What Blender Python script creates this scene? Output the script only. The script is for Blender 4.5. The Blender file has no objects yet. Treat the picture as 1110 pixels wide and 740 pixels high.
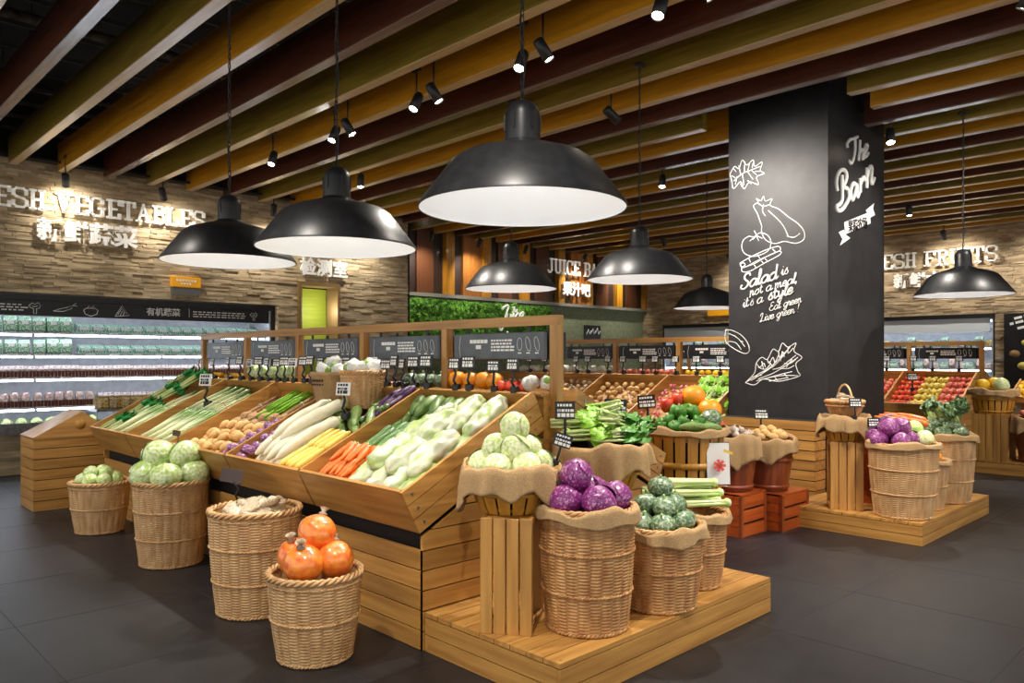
import bpy, math, random
import numpy as np
from mathutils import Vector, Matrix, noise
R = random.Random(7)
PI = math.pi
SC = bpy.context.scene
COL = SC.collection
sin, cos = math.sin, math.cos

# ------------------------------------------------------------------ camera
H, F = 1.5, 832.0
ANG = math.atan2(855, 832)
FW = Vector((cos(ANG), sin(ANG), 0)); RT = Vector((sin(ANG), -cos(ANG), 0))
cam = bpy.data.cameras.new('camera'); camo = bpy.data.objects.new('camera', cam); COL.objects.link(camo)
cam.sensor_width = 36; cam.lens = F / 1110 * 36; cam.shift_y = 18 / 1110; cam.clip_end = 100
camo.location = (0, 0, H); camo.rotation_euler = (PI / 2, 0, ANG - PI / 2)
SC.camera = camo

# ------------------------------------------------------------------ helpers
def srgb(r, g, b):
    def f(c):
        c /= 255.0
        return c / 12.92 if c <= .04045 else ((c + .055) / 1.055) ** 2.4
    return (f(r), f(g), f(b), 1)

def tag(o, label=None, cat=None, group=None, kind=None):
    if label: o['label'] = label
    if cat: o['category'] = cat
    if group: o['group'] = group
    if kind: o['kind'] = kind
    return o

def empty(name, loc=(0, 0, 0), rz=0, label=None, cat=None, group=None):
    o = bpy.data.objects.new(name, None); COL.objects.link(o)
    o.location = loc; o.rotation_euler = (0, 0, rz); o.empty_display_size = .1
    return tag(o, label, cat, group)

class MB:
    def __init__(s): s.v = []; s.f = []; s.smooth = []
    def add(s, vs, fs, sm=False):
        n = len(s.v); s.v += [tuple(v) for v in vs]; s.f += [tuple(i + n for i in f) for f in fs]; s.smooth += [sm] * len(fs)
        return s
    def box(s, a, b, M=None):
        x0, y0, z0 = a; x1, y1, z1 = b
        vs = [(x0,y0,z0),(x1,y0,z0),(x1,y1,z0),(x0,y1,z0),(x0,y0,z1),(x1,y0,z1),(x1,y1,z1),(x0,y1,z1)]
        if M is not None: vs = [M @ Vector(v) for v in vs]
        return s.add(vs, [(0,3,2,1),(4,5,6,7),(0,1,5,4),(1,2,6,5),(2,3,7,6),(3,0,4,7)])
    def cbox(s, c, d, M=None):
        return s.box([c[i] - d[i] / 2 for i in range(3)], [c[i] + d[i] / 2 for i in range(3)], M)
    def prism(s, poly, d, M):           # poly in local xy, extruded along local z by d
        n = len(poly)
        vs = [M @ Vector((p[0], p[1], 0)) for p in poly] + [M @ Vector((p[0], p[1], d)) for p in poly]
        fs = [tuple(range(n))[::-1], tuple(range(n, 2 * n))] + [(i, (i + 1) % n, n + (i + 1) % n, n + i) for i in range(n)]
        return s.add(vs, fs)
    def lathe(s, prof, n=24, M=None, closed=False, sm=True):   # prof [(r,z)]
        vs = []; fs = []
        for r, z in prof:
            for k in range(n):
                a = 2 * PI * k / n
                v = Vector((r * cos(a), r * sin(a), z)); vs.append(M @ v if M is not None else v)
        for i in range(len(prof) - 1):
            for k in range(n):
                fs.append((i * n + k, i * n + (k + 1) % n, (i + 1) * n + (k + 1) % n, (i + 1) * n + k))
        if closed:
            fs.append(tuple(range(n))[::-1]); fs.append(tuple(range((len(prof) - 1) * n, len(prof) * n)))
        return s.add(vs, fs, sm)
    def tube(s, pts, r, n=6, cap=True, closed=False):
        pts = [Vector(p) for p in pts]; m = len(pts)
        rr = r if isinstance(r, (list, tuple)) else [r] * m
        vs = []; fs = []; up = None
        for i, p in enumerate(pts):
            if closed: t = pts[(i + 1) % m] - pts[i - 1]
            else: t = pts[min(i + 1, m - 1)] - pts[max(i - 1, 0)]
            if t.length < 1e-9: t = Vector((0, 0, 1))
            t.normalize()
            if up is None: up = Vector((0, 0, 1)) if abs(t.z) < .9 else Vector((1, 0, 0))
            a = t.cross(up)
            if a.length < 1e-6: a = t.orthogonal()
            a.normalize(); b = a.cross(t).normalized(); up = b
            for k in range(n):
                w = 2 * PI * k / n
                vs.append(p + (a * cos(w) + b * sin(w)) * rr[i])
        for i in range(m if closed else m - 1):
            j = (i + 1) % m
            for k in range(n):
                fs.append((i * n + k, i * n + (k + 1) % n, j * n + (k + 1) % n, j * n + k))
        if cap and not closed:
            fs.append(tuple(range(n))[::-1]); fs.append(tuple(range((m - 1) * n, m * n)))
        return s.add(vs, fs, True)
    def blob(s, L, rf, nu=16, nv=12, yz=(1, 1), bend=0, namp=0, nsc=1, ribs=0, ramp=0, seed=0, M=None):
        """closed body along local x; rf(t) radius for t 0..1"""
        vs = []; fs = []
        for i in range(nv + 1):
            t = i / nv; tt = .5 - .5 * cos(PI * t)
            r = max(rf(tt), 1e-4); x = (tt - .5) * L
            for k in range(nu):
                a = 2 * PI * k / nu
                q = r * (1 + ramp * abs(cos(a * ribs / 2)) if ribs else r / r * 1) if ribs else r
                v = Vector((x, q * cos(a) * yz[0], q * sin(a) * yz[1]))
                if namp:
                    d = noise.noise(Vector((v.x, v.y, v.z)) * nsc + Vector((seed * 3.7, 0, seed)))
                    v += Vector((0, cos(a), sin(a))) * d * namp * min(1, r * 20)
                v.z -= bend * ((tt - .5) * 2) ** 2
                vs.append(M @ v if M is not None else v)
        for i in range(nv):
            for k in range(nu):
                fs.append((i * nu + k, i * nu + (k + 1) % nu, (i + 1) * nu + (k + 1) % nu, (i + 1) * nu + k))
        fs.append(tuple(range(nu))[::-1]); fs.append(tuple(range(nv * nu, (nv + 1) * nu)))
        return s.add(vs, fs, True)
    def build(s, name, m, parent=None, bevel=0, **kw):
        me = bpy.data.meshes.new(name); me.from_pydata(s.v, [], s.f)
        me.polygons.foreach_set('use_smooth', s.smooth); me.materials.append(m); me.update()
        import bmesh
        bm = bmesh.new(); bm.from_mesh(me); bmesh.ops.recalc_face_normals(bm, faces=bm.faces); bm.to_mesh(me); bm.free()
        o = bpy.data.objects.new(name, me); COL.objects.link(o)
        if parent is not None: o.parent = parent
        if bevel:
            b = o.modifiers.new('b', 'BEVEL'); b.width = bevel; b.segments = 1; b.limit_method = 'ANGLE'
        return tag(o, kw.get('label'), kw.get('cat'), kw.get('group'), kw.get('kind'))

def copy_tree(o, parent=None):
    c = o.copy(); COL.objects.link(c)
    if parent is not None: c.parent = parent
    for ch in o.children: copy_tree(ch, c)
    return c

class Kind:
    """a proto that is placed the first time and copied afterwards"""
    def __init__(s, root, cat): s.root = root; s.cat = cat; s.used = False; root['category'] = cat; s.base = list(root.scale)
    def put(s, loc, label, group=None, rot=(0, 0, 0), sc=1, M=None):
        o = copy_tree(s.root) if s.used else s.root
        s.used = True
        if M is not None:
            o.matrix_world = M
            l, q, _ = M.decompose(); o.location = l; o.rotation_mode = 'XYZ'; o.rotation_euler = q.to_euler()
        else:
            o.location = loc; o.rotation_euler = rot
        o.scale = (sc, sc, sc) if not isinstance(sc, tuple) else sc
        o['label'] = label; o['category'] = s.cat
        if group: o['group'] = group
        elif 'group' in o: del o['group']
        return o

ORD = 'first second third fourth fifth sixth seventh eighth ninth tenth eleventh twelfth thirteenth fourteenth fifteenth sixteenth seventeenth eighteenth nineteenth twentieth'.split()
def ordn(i):
    if i < 20: return ORD[i]
    t = {2: 'twenty', 3: 'thirty', 4: 'forty', 5: 'fifty'}[(i + 1) // 10]
    u = (i + 1) % 10
    return (t + '-' + ORD[u - 1]) if u else {2: 'twentieth', 3: 'thirtieth', 4: 'fortieth', 5: 'fiftieth'}[(i + 1) // 10]

# ------------------------------------------------------------------ materials
def mat(name, c1, c2=None, rough=.6, scale=(5, 5, 5), noise_sc=1, detail=4, bump=0, bump_sc=None, coat=0, metal=0, emis=None, estr=0,
        island=0, spec=.5, ramp=(.35, .65), sss=0, alpha=1, trans=0, coords='Object', tex='noise', bdist=.004):
    m = bpy.data.materials.new(name); m.use_nodes = True
    nt = m.node_tree; n = nt.nodes; l = nt.links
    b = n['Principled BSDF']
    b.inputs['Roughness'].default_value = rough; b.inputs['Metallic'].default_value = metal
    b.inputs['Coat Weight'].default_value = coat; b.inputs['Coat Roughness'].default_value = .12
    b.inputs['Specular IOR Level'].default_value = spec
    b.inputs['Alpha'].default_value = alpha; b.inputs['Transmission Weight'].default_value = trans
    c1 = srgb(*c1)
    if emis: b.inputs['Emission Color'].default_value = srgb(*emis); b.inputs['Emission Strength'].default_value = estr
    b.inputs['Base Color'].default_value = c1
    out = None
    if c2 or bump:
        tc = n.new('ShaderNodeTexCoord'); mp = n.new('ShaderNodeMapping'); mp.inputs['Scale'].default_value = scale
        l.new(tc.outputs[coords], mp.inputs[0])
    if c2:
        if tex == 'noise':
            nz = n.new('ShaderNodeTexNoise'); nz.inputs['Scale'].default_value = noise_sc; nz.inputs['Detail'].default_value = detail; fo = nz.outputs['Fac']
        elif tex == 'voronoi':
            nz = n.new('ShaderNodeTexVoronoi'); nz.feature = 'DISTANCE_TO_EDGE'; nz.inputs['Scale'].default_value = noise_sc; fo = nz.outputs['Distance']
        elif tex == 'gradient':
            nz = n.new('ShaderNodeSeparateXYZ'); fo = nz.outputs['X']
        l.new(mp.outputs[0], nz.inputs[0])
        rp = n.new('ShaderNodeValToRGB'); rp.color_ramp.elements[0].position = ramp[0]; rp.color_ramp.elements[1].position = ramp[1]
        rp.color_ramp.elements[0].color = c1; rp.color_ramp.elements[1].color = srgb(*c2)
        l.new(fo, rp.inputs[0]); out = rp.outputs[0]
        if island:
            g = n.new('ShaderNodeNewGeometry'); hs = n.new('ShaderNodeHueSaturation'); mr = n.new('ShaderNodeMapRange')
            mr.inputs[3].default_value = 1 - island; mr.inputs[4].default_value = 1 + island
            l.new(g.outputs['Random Per Island'], mr.inputs[0]); l.new(mr.outputs[0], hs.inputs['Value']); l.new(out, hs.inputs['Color']); out = hs.outputs[0]
        l.new(out, b.inputs['Base Color'])
    if bump:
        nb = n.new('ShaderNodeTexNoise'); nb.inputs['Scale'].default_value = bump_sc or noise_sc * 2; nb.inputs['Detail'].default_value = 3
        l.new(mp.outputs[0], nb.inputs[0]); bp = n.new('ShaderNodeBump'); bp.inputs['Strength'].default_value = bump; bp.inputs['Distance'].default_value = bdist
        l.new(nb.outputs['Fac'], bp.inputs['Height']); l.new(bp.outputs[0], b.inputs['Normal'])
    if sss:
        b.inputs['Subsurface Weight'].default_value = sss; b.inputs['Subsurface Scale'].default_value = .02
    return m

def wood(name, a, b, axis, rough=.45, coat=.15):
    sc = [22, 22, 22]; sc[axis] = 1.3
    return mat(name, a, b, rough=rough, scale=tuple(sc), noise_sc=1.2, detail=5, bump=.25, bump_sc=3, island=.16, coat=coat, ramp=(.3, .7))
WH = ((196, 146, 76), (156, 108, 50))
M = {}
for ax, s_ in enumerate('xyz'): M['wood_' + s_] = wood('honey_wood_' + s_, *WH, ax)
M['wood_red'] = wood('red_brown_wood', (186, 88, 34), (140, 56, 20), 0, .35, .4)
M['wood_redz'] = wood('red_brown_staves', (150, 74, 36), (108, 46, 22), 2, .4, .3)
M['stave'] = wood('pale_stave_wood', (205, 150, 55), (176, 118, 36), 2, .45, .2)
M['dark_void'] = mat('dark_recess_shade', (30, 25, 22), rough=.9)  # near-black colour stands in for shade inside stands, crates and tubs
M['beam_ochre'] = wood('ochre_beam', (212, 146, 24), (178, 118, 14), 1, .4, .25)
M['beam_olive'] = wood('olive_beam', (144, 120, 38), (110, 90, 22), 1, .4, .25)
M['beam_brown'] = wood('dark_brown_beam', (92, 48, 28), (64, 28, 17), 1, .4, .25)
M['sheen_pale'] = wood('pale_beam_sheen', (214, 186, 142), (190, 158, 112), 1, .3, .4)  # pale colour painted for the reflection along the beam undersides
M['sheen_grey'] = wood('grey_beam_sheen', (150, 128, 116), (120, 98, 90), 1, .22, .5)  # greyer painted reflection for the brown beams
M['stone'] = mat('split_travertine', (200, 180, 146), (158, 138, 106), rough=.85, scale=(1, 1, 4), noise_sc=3, detail=6, bump=.5, bump_sc=14, island=.3, coords='Object', bdist=.01)
M['stone2'] = mat('split_travertine_warm', (190, 168, 134), (146, 126, 98), rough=.85, scale=(1, 1, 4), noise_sc=3, detail=6, bump=.5, bump_sc=14, island=.3, bdist=.01)
M['black'] = mat('black_powder_coat', (26, 26, 27), (32, 32, 33), rough=.42, noise_sc=3)
M['board'] = mat('chalkboard_black', (36, 35, 37), (46, 45, 47), rough=.5, noise_sc=1.2, spec=.4)
M['sign_black'] = mat('sign_black', (14, 14, 15), (24, 24, 26), rough=.4, noise_sc=2)
M['sign_grey'] = mat('sign_slate', (92, 98, 104), (78, 84, 90), rough=.35, noise_sc=2)
M['chalk'] = mat('chalk_white', (250, 250, 246), rough=.8)
M['letter'] = mat('white_letter_face', (246, 244, 238), rough=.5, emis=(255, 250, 240), estr=.12)
M['white'] = mat('white_enamel', (236, 237, 238), rough=.5)
M['shade'] = mat('matt_black_lamp', (30, 31, 34), (38, 39, 42), rough=.38, noise_sc=4)
M['steel'] = mat('brushed_steel', (170, 172, 175), (140, 142, 146), rough=.35, metal=.8, noise_sc=4)
M['led'] = mat('led_strip', (255, 255, 255), emis=(235, 242, 255), estr=16)
M['lens'] = mat('spot_lens', (255, 250, 235), emis=(255, 240, 215), estr=60)
M['fridge_in'] = mat('fridge_liner', (214, 220, 226), (196, 202, 210), rough=.5, noise_sc=2)
M['fence'] = mat('shelf_fence', (120, 62, 44), (92, 46, 34), rough=.5, noise_sc=8)
M['floor'] = mat('charcoal_tile', (35, 35, 38), (26, 26, 29), rough=.42, noise_sc=1.3, detail=8, bump=.12, bump_sc=9, spec=.4)
M['ceil'] = mat('dark_soffit', (20, 18, 17), (30, 27, 25), rough=.9, noise_sc=1)
M['burlap'] = mat('burlap', (198, 164, 118), (166, 130, 86), rough=.95, noise_sc=40, bump=.7, bump_sc=220)
M['wicker'] = mat('wicker', (214, 174, 122), (182, 136, 86), rough=.5, scale=(1, 1, .25), noise_sc=30, detail=2, ramp=(.3, .7))
M['wicker_dark'] = mat('wicker_brown', (206, 158, 100), (160, 106, 58), rough=.45, scale=(1, 1, .25), noise_sc=30, detail=2, ramp=(.3, .7))
M['yellow_sign'] = mat('amber_sign', (222, 156, 24), rough=.4, emis=(222, 150, 20), estr=.3)
M['grout'] = mat('grey_frame', (110, 108, 100), rough=.4)
M['plaster'] = mat('olive_plaster', (140, 148, 116), (116, 124, 92), rough=.9, noise_sc=3)
M['film'] = mat('plastic_film', (214, 200, 176), (182, 160, 128), rough=.2, noise_sc=14, bump=.9, bump_sc=30, coat=.7)
def veg(name, c1, c2, sc=10, rough=.4, coat=.25, bump=.2, bs=30, **k): M[name] = mat(name, c1, c2, rough=rough, noise_sc=sc, coat=coat, bump=bump, bump_sc=bs, **k)
veg('cabbage', (206, 222, 138), (140, 182, 74), 13, scale=(1,1,.6), ramp=(.42, .6), bump=.4, bs=24)
veg('cabbage_film', (230, 236, 190), (172, 206, 104), 9, coat=1, bump=.8, bs=22, ramp=(.4, .58))
veg('white_cabbage', (238, 240, 200), (184, 210, 110), 11, ramp=(.42, .62), bump=.4, bs=24)
veg('red_cabbage', (116, 20, 104), (200, 120, 184), 17, coat=1, bump=1, bs=22, ramp=(.54, .64))  # pale blotches paint film highlights into the purple
veg('napa', (212, 214, 190), (164, 188, 106), 17, scale=(.35, 1, 1), coat=.7, bump=.6, bs=24, ramp=(.42, .62))
veg('daikon', (226, 222, 202), (222, 214, 178), 8, coat=.3)
veg('daikon_top', (170, 190, 110), (200, 210, 150), 8)
veg('carrot', (236, 124, 38), (214, 92, 20), 20, bump=.3, bs=40, scale=(4, 1, 1))
veg('cucumber', (62, 110, 34), (104, 148, 60), 26, bump=.6, bs=60, ramp=(.4, .7))
veg('gourd', (150, 176, 96), (98, 134, 58), 18, bump=1, bs=45)
veg('loofah', (86, 116, 56), (128, 154, 84), 20, scale=(.4, 2, 2), bump=.5)
veg('eggplant', (58, 28, 66), (84, 44, 90), 6, coat=.9, bump=0)
veg('corn', (238, 186, 48), (250, 216, 110), 60, tex='voronoi', ramp=(0, .15), bump=.5, bs=80)
veg('corn_husk', (206, 150, 80), (228, 190, 120), 18, scale=(.3, 2, 2))
veg('leek', (222, 228, 186), (120, 160, 78), 1, tex='gradient', scale=(2.2, 1, 1), ramp=(-.0, .45), bump=0)
veg('stalk', (216, 222, 164), (150, 186, 84), 14, scale=(.2, 2, 2), coat=.5)
veg('leaf', (84, 150, 44), (44, 104, 28), 22, rough=.5, bump=.6, bs=40)
veg('leaf_bright', (148, 200, 40), (104, 164, 30), 18, rough=.45, bump=.5)
veg('leaf_dark', (46, 92, 42), (86, 126, 66), 26, rough=.5, bump=.9, bs=50)
veg('bag_green', (26, 150, 60), (14, 112, 44), 10, coat=1, bump=1, bs=18)
veg('onion', (120, 40, 110), (190, 150, 190), 14, coat=.8, bump=.6, bs=20, ramp=(.45, .62))
veg('potato', (226, 186, 124), (200, 156, 94), 14, rough=.7, coat=0, bump=.5)
veg('yam', (180, 142, 96), (140, 104, 66), 16, rough=.8, coat=0, bump=.8)
veg('pomelo', (246, 146, 44), (222, 84, 34), 6, coat=1, bump=.6, bs=14, ramp=(.4, .7))
veg('tomato', (214, 36, 26), (232, 84, 40), 4, coat=.8, bump=0)
veg('apple', (206, 60, 70), (236, 170, 130), 7, coat=.5, bump=0, ramp=(.35, .75))
veg('pear', (240, 224, 120), (228, 200, 84), 12, coat=.2)
veg('lemon', (246, 204, 30), (236, 176, 20), 20, coat=.4, bump=.4, bs=60)
veg('orange', (250, 164, 16), (240, 140, 10), 30, coat=.4, bump=.4, bs=70)
veg('kabocha', (70, 106, 66), (176, 190, 156), 12, coat=1, bump=.7, bs=22, ramp=(.46, .66))
veg('artichoke', (112, 140, 90), (64, 98, 60), 18, bump=.8)
veg('radish', (206, 50, 80), (240, 190, 190), 9, ramp=(.4, .75))
veg('garlic', (236, 228, 216), (206, 180, 170), 14, bump=.4)
veg('mushroom', (224, 206, 176), (196, 170, 130), 14, rough=.7, coat=0)
veg('mush_bag', (240, 238, 230), (206, 206, 196), 14, coat=1, bump=1, bs=20)
veg('green_core', (150, 190, 90), (110, 160, 60), 12)
veg('peel_red', (176, 40, 50), (120, 20, 40), 8, coat=.6)
M['pack_green'] = mat('green_pack', (60, 150, 84), (216, 234, 220), rough=.3, noise_sc=16, coat=.6, ramp=(.48, .56))
M['pack_pale'] = mat('pale_pack', (214, 230, 220), (70, 146, 108), rough=.3, noise_sc=15, coat=.6, ramp=(.46, .52))
M['pack_mix'] = mat('mixed_pack', (220, 216, 214), (150, 84, 84), rough=.3, noise_sc=18, coat=.6, ramp=(.5, .6))
M['pack_jar'] = mat('clear_jar_pack', (196, 176, 170), (206, 90, 60), rough=.2, noise_sc=10, coat=.8, ramp=(.5, .66))
M['pack_yellow'] = mat('yellow_pack', (232, 214, 130), (196, 120, 40), rough=.3, noise_sc=12, coat=.6, ramp=(.5, .6))
M['sticker'] = mat('white_sticker', (240, 240, 238), rough=.5)

# ------------------------------------------------------------------ text
def text(s, size, loc, face, m, parent=None, name='lettering', bold=0, shear=0, ext=.003, roll=0, align='LEFT', spacing=1):
    """face: 'x' reads along -Y seen from -X; 'y' reads along +X seen from -Y"""
    cu = bpy.data.curves.new(name, 'FONT'); cu.body = s; cu.size = size; cu.extrude = ext; cu.offset = bold; cu.shear = shear
    cu.align_x = align; cu.space_character = spacing; cu.resolution_u = 3; cu.fill_mode = 'BOTH' if hasattr(cu, 'fill_mode') else None
    cu.materials.append(m)
    o = bpy.data.objects.new(name, cu); COL.objects.link(o)
    base = Matrix(((1, 0, 0), (0, 0, -1), (0, 1, 0))) if face == 'y' else Matrix(((0, 0, -1), (-1, 0, 0), (0, 1, 0)))
    mm = base @ Matrix.Rotation(roll, 3, 'Z')
    o.rotation_euler = mm.to_euler(); o.location = loc
    if parent is not None: o.parent = parent
    return o

SLAB = {  # strokes on a 0..4 x 0..6 grid; serif bars already in
 'F': [[(1,0),(1,6)],[(0,0),(2.1,0)],[(0,6),(4,6),(4,4.7)],[(1,3.1),(3,3.1)]],
 'R': [[(1,0),(1,6)],[(0,0),(2,0)],[(0,6),(3,6),(3.8,5.2),(3.8,4),(3,3.1),(1,3.1)],[(2.4,3.1),(3.4,0),(4.4,0)]],
 'E': [[(1,0),(1,6)],[(0,6),(4,6),(4,4.8)],[(0,0),(4,0),(4,1.2)],[(1,3),(3,3)]],
 'S': [[(3.8,4.4),(3.8,5.4),(3,6),(1,6),(.2,5.2),(.2,4),(1,3.3),(3,2.8),(3.9,2),(3.9,.8),(3,0),(1,0),(.1,.8),(.1,1.7)]],
 'H': [[(.8,0),(.8,6)],[(3.4,0),(3.4,6)],[(.8,3),(3.4,3)],[(0,0),(1.6,0)],[(2.6,0),(4.2,0)],[(0,6),(1.6,6)],[(2.6,6),(4.2,6)]],
 'V': [[(.5,6),(2.1,0),(3.7,6)],[(-.3,6),(1.3,6)],[(2.9,6),(4.5,6)]],
 'G': [[(3.8,4.6),(3.8,5.3),(3,6),(1.2,6),(.2,5),(.2,1),(1.2,0),(3,0),(3.8,.8),(3.8,2.6)],[(2.6,2.6),(4.4,2.6)]],
 'T': [[(2,0),(2,6)],[(1,0),(3,0)],[(0,4.7),(0,6),(4,6),(4,4.7)]],
 'A': [[(.5,0),(2.1,6),(3.7,0)],[(1.1,2.1),(3.1,2.1)],[(-.3,0),(1.3,0)],[(2.9,0),(4.5,0)]],
 'B': [[(.9,0),(.9,6)],[(0,6),(3,6),(3.7,5.2),(3.7,4),(3,3.2),(.9,3.2)],[(3,3.2),(3.9,2.4),(3.9,.9),(3,0),(0,0)]],
 'L': [[(1,0),(1,6)],[(0,6),(2,6)],[(0,0),(4,0),(4,1.3)]],
 'U': [[(.8,6),(.8,1),(1.5,0),(2.9,0),(3.6,1),(3.6,6)],[(0,6),(1.6,6)],[(2.8,6),(4.4,6)]],
 'I': [[(1,0),(1,6)],[(0,0),(2,0)],[(0,6),(2,6)]],
 'J': [[(2.4,6),(2.4,1),(1.6,0),(.8,0),(0,.8)],[(1.4,6),(3.4,6)]],
 'C': [[(3.8,4.5),(3.8,5.3),(3,6),(1.2,6),(.2,5),(.2,1),(1.2,0),(3,0),(3.9,1)]],
}
def slab_word(s, h, loc, face, m, parent, name='lettering', th=.1, depth=.03, slope=0):
    mb = MB(); u = h / 6; x = 0
    ex = Vector((1, 0, 0)) if face == 'y' else Vector((0, -1, 0)); n = Vector((0, -1, 0)) if face == 'y' else Vector((-1, 0, 0))
    for ch in s:
        if ch == ' ': x += 2.6 * u; continue
        for st in SLAB[ch]:
            for a, b in zip(st, st[1:]):
                thk = th * h * (1.25 if a[0] == b[0] else .85)
                pa = Vector((a[0] * u, a[1] * u)); pb = Vector((b[0] * u, b[1] * u)); d = (pb - pa); L = d.length; d.normalize(); q = Vector((-d.y, d.x))
                pa -= d * thk * .4; pb += d * thk * .4
                cs = [pa - q * thk / 2, pb - q * thk / 2, pb + q * thk / 2, pa + q * thk / 2]
                vs = [Vector(loc) + ex * (x + c.x) + Vector((0, 0, c.y + th * h / 2)) for c in cs]
                vs += [v + n * depth for v in vs]
                mb.add(vs, [(0,1,2,3),(4,7,6,5),(0,4,5,1),(1,5,6,2),(2,6,7,3),(3,7,4,0)])
        w = max(p[0] for st in SLAB[ch] for p in st); x += (w + .95) * u
    return mb.build(name, m, parent)

def strokes(lines, loc, face, size, m, parent, name='chalk_drawing', r=.006, roll=0, smooth=True):
    """2-D polylines in unit space to tubes on a wall"""
    mb = MB(); ex = Vector((1, 0, 0)) if face == 'y' else Vector((0, -1, 0))
    n = Vector((0, -1, 0)) if face == 'y' else Vector((-1, 0, 0)); ez = Vector((0, 0, 1))
    c, s_ = cos(roll), sin(roll)
    for ln in lines:
        P = [Vector((p[0], p[1])) for p in ln]
        if smooth and len(P) > 2:
            Q = []
            for i in range(len(P) - 1):
                p0 = P[max(i - 1, 0)]; p1 = P[i]; p2 = P[i + 1]; p3 = P[min(i + 2, len(P) - 1)]
                for k in range(5):
                    t = k / 5
                    Q.append(.5 * ((2 * p1) + (p2 - p0) * t + (2 * p0 - 5 * p1 + 4 * p2 - p3) * t * t + (3 * p1 - p0 - 3 * p2 + p3) * t ** 3))
            Q.append(P[-1]); P = Q
        mb.tube([Vector(loc) + ex * ((p.x * c - p.y * s_) * size) + ez * ((p.x * s_ + p.y * c) * size) + n * .002 for p in P], r, 5)
    return mb.build(name, m, parent)

CUR = {
 'a': (1.1, [[(.9,.9),(.5,1),(.1,.6),(.15,.1),(.5,0),(.85,.4),(.95,1),(.88,.3),(1.0,0),(1.3,.3)]]),
 'd': (1.15, [[(.9,.9),(.5,1),(.1,.6),(.15,.1),(.5,0),(.85,.4),(.98,2)],[(.98,2),(.92,.3),(1.0,0),(1.3,.3)]]),
 'b': (.95, [[(.3,2),(.15,.2),(.4,0),(.8,.4),(.6,1),(.2,.6)]]),
 'l': (.55, [[(0,.2),(.4,1.3),(.42,1.9),(.26,2),(.2,1.4),(.2,.2),(.38,0),(.65,.25)]]),
 'i': (.52, [[(0,.3),(.22,1),(.2,.2),(.35,0),(.6,.3)],[(.24,1.42),(.25,1.52)]]),
 's': (.7, [[(0,.2),(.4,1.1),(.42,.8),(.62,.35),(.45,0),(.08,.1)]]),
 'n': (.92, [[(.02,1),(.1,.95),(.1,0)],[(.1,.5),(.4,1),(.58,.8),(.58,.15),(.72,0),(.95,.3)]]),
 'm': (1.4, [[(.02,1),(.1,.95),(.1,0)],[(.1,.5),(.38,1),(.54,.8),(.54,0)],[(.54,.5),(.84,1),(1.0,.8),(1.0,.15),(1.15,0),(1.4,.3)]]),
 'o': (.95, [[(.5,1),(.1,.6),(.15,.1),(.5,0),(.8,.4),(.75,.9),(.5,1)]]),
 't': (.62, [[(.25,1.75),(.2,.3),(.35,0),(.65,.3)],[(0,1.1),(.55,1.15)]]),
 'e': (.8, [[(.05,.4),(.6,.6),(.62,.95),(.35,1),(.08,.6),(.12,.1),(.45,0),(.85,.35)]]),
 'y': (.92, [[(0,.9),(.1,1),(.18,.9),(.2,.3),(.4,.1),(.7,.5),(.75,1),(.68,-.3),(.4,-.85),(.15,-.6),(.5,-.1),(1,.3)]]),
 'g': (1.0, [[(.85,.9),(.5,1),(.1,.6),(.15,.15),(.5,.05),(.8,.5),(.88,1),(.78,-.3),(.5,-.85),(.2,-.6),(.6,-.1),(1.1,.3)]]),
 'r': (.75, [[(0,.3),(.2,1.1),(.32,.9),(.55,.95),(.48,.3),(.6,0),(.85,.3)]]),
 'v': (.9, [[(0,.9),(.12,1),(.22,.8),(.3,.1),(.5,0),(.72,.5),(.7,1),(.95,.95)]]),
 'u': (1.0, [[(0,.9),(.1,1),(.15,.2),(.4,0),(.7,.5),(.75,1),(.72,.2),(.85,0),(1.1,.3)]]),
 'c': (.75, [[(.65,.85),(.4,1),(.1,.6),(.12,.1),(.45,0),(.8,.35)]]),
 'h': (.95, [[(.1,2),(.1,0)],[(.1,.5),(.4,1),(.58,.8),(.58,.15),(.72,0),(.95,.3)]]),
 'S': (1.2, [[(1.15,1.6),(1.0,2),(.55,2),(.35,1.6),(.55,1.2),(.95,.8),(.95,.3),(.55,0),(.1,.1),(-.05,.4),(.12,.6)]]),
 'E': (1.15, [[(1.0,1.75),(.75,2),(.35,1.8),(.35,1.3),(.75,1.1),(.3,1),(.05,.5),(.3,.05),(.8,0),(1.15,.4)]]),
 'L': (1.15, [[(0,1.4),(.15,1.9),(.5,2),(.55,1.6),(.35,.5),(.05,.1),(.2,0),(.6,.15),(.95,0),(1.2,.3)]]),
 'J': (.9, [[(.0,1.7),(.3,2),(1.0,2),(.8,1),(.6,-.4),(.3,-.8),(0,-.4)]]),
 'T': (.95, [[(-.1,1.6),(.1,2),(.6,1.95),(1.2,2.05)],[(.6,1.95),(.5,.3),(.3,0),(.05,.2)]]),
 ',': (.4, [[(.12,.15),(0,-.35)]]), "'": (.3, [[(.12,2),(.08,1.6)]]), '!': (.5, [[(.2,2),(.12,.6)],[(.1,.12),(.1,.03)]]), ' ': (.6, [])}
def cursive(word, xh, loc, face, m, parent, r=.01, roll=0, shear=.35, xs=1.0):
    L = []; x = 0
    for ch in word:
        adv, st = CUR[ch]
        for ln in st: L.append([((x + a) * xs + shear * b, b) for a, b in ln])
        x += adv
    return strokes(L, loc, face, xh, m, parent, 'lettering', r=r, roll=roll)

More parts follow.
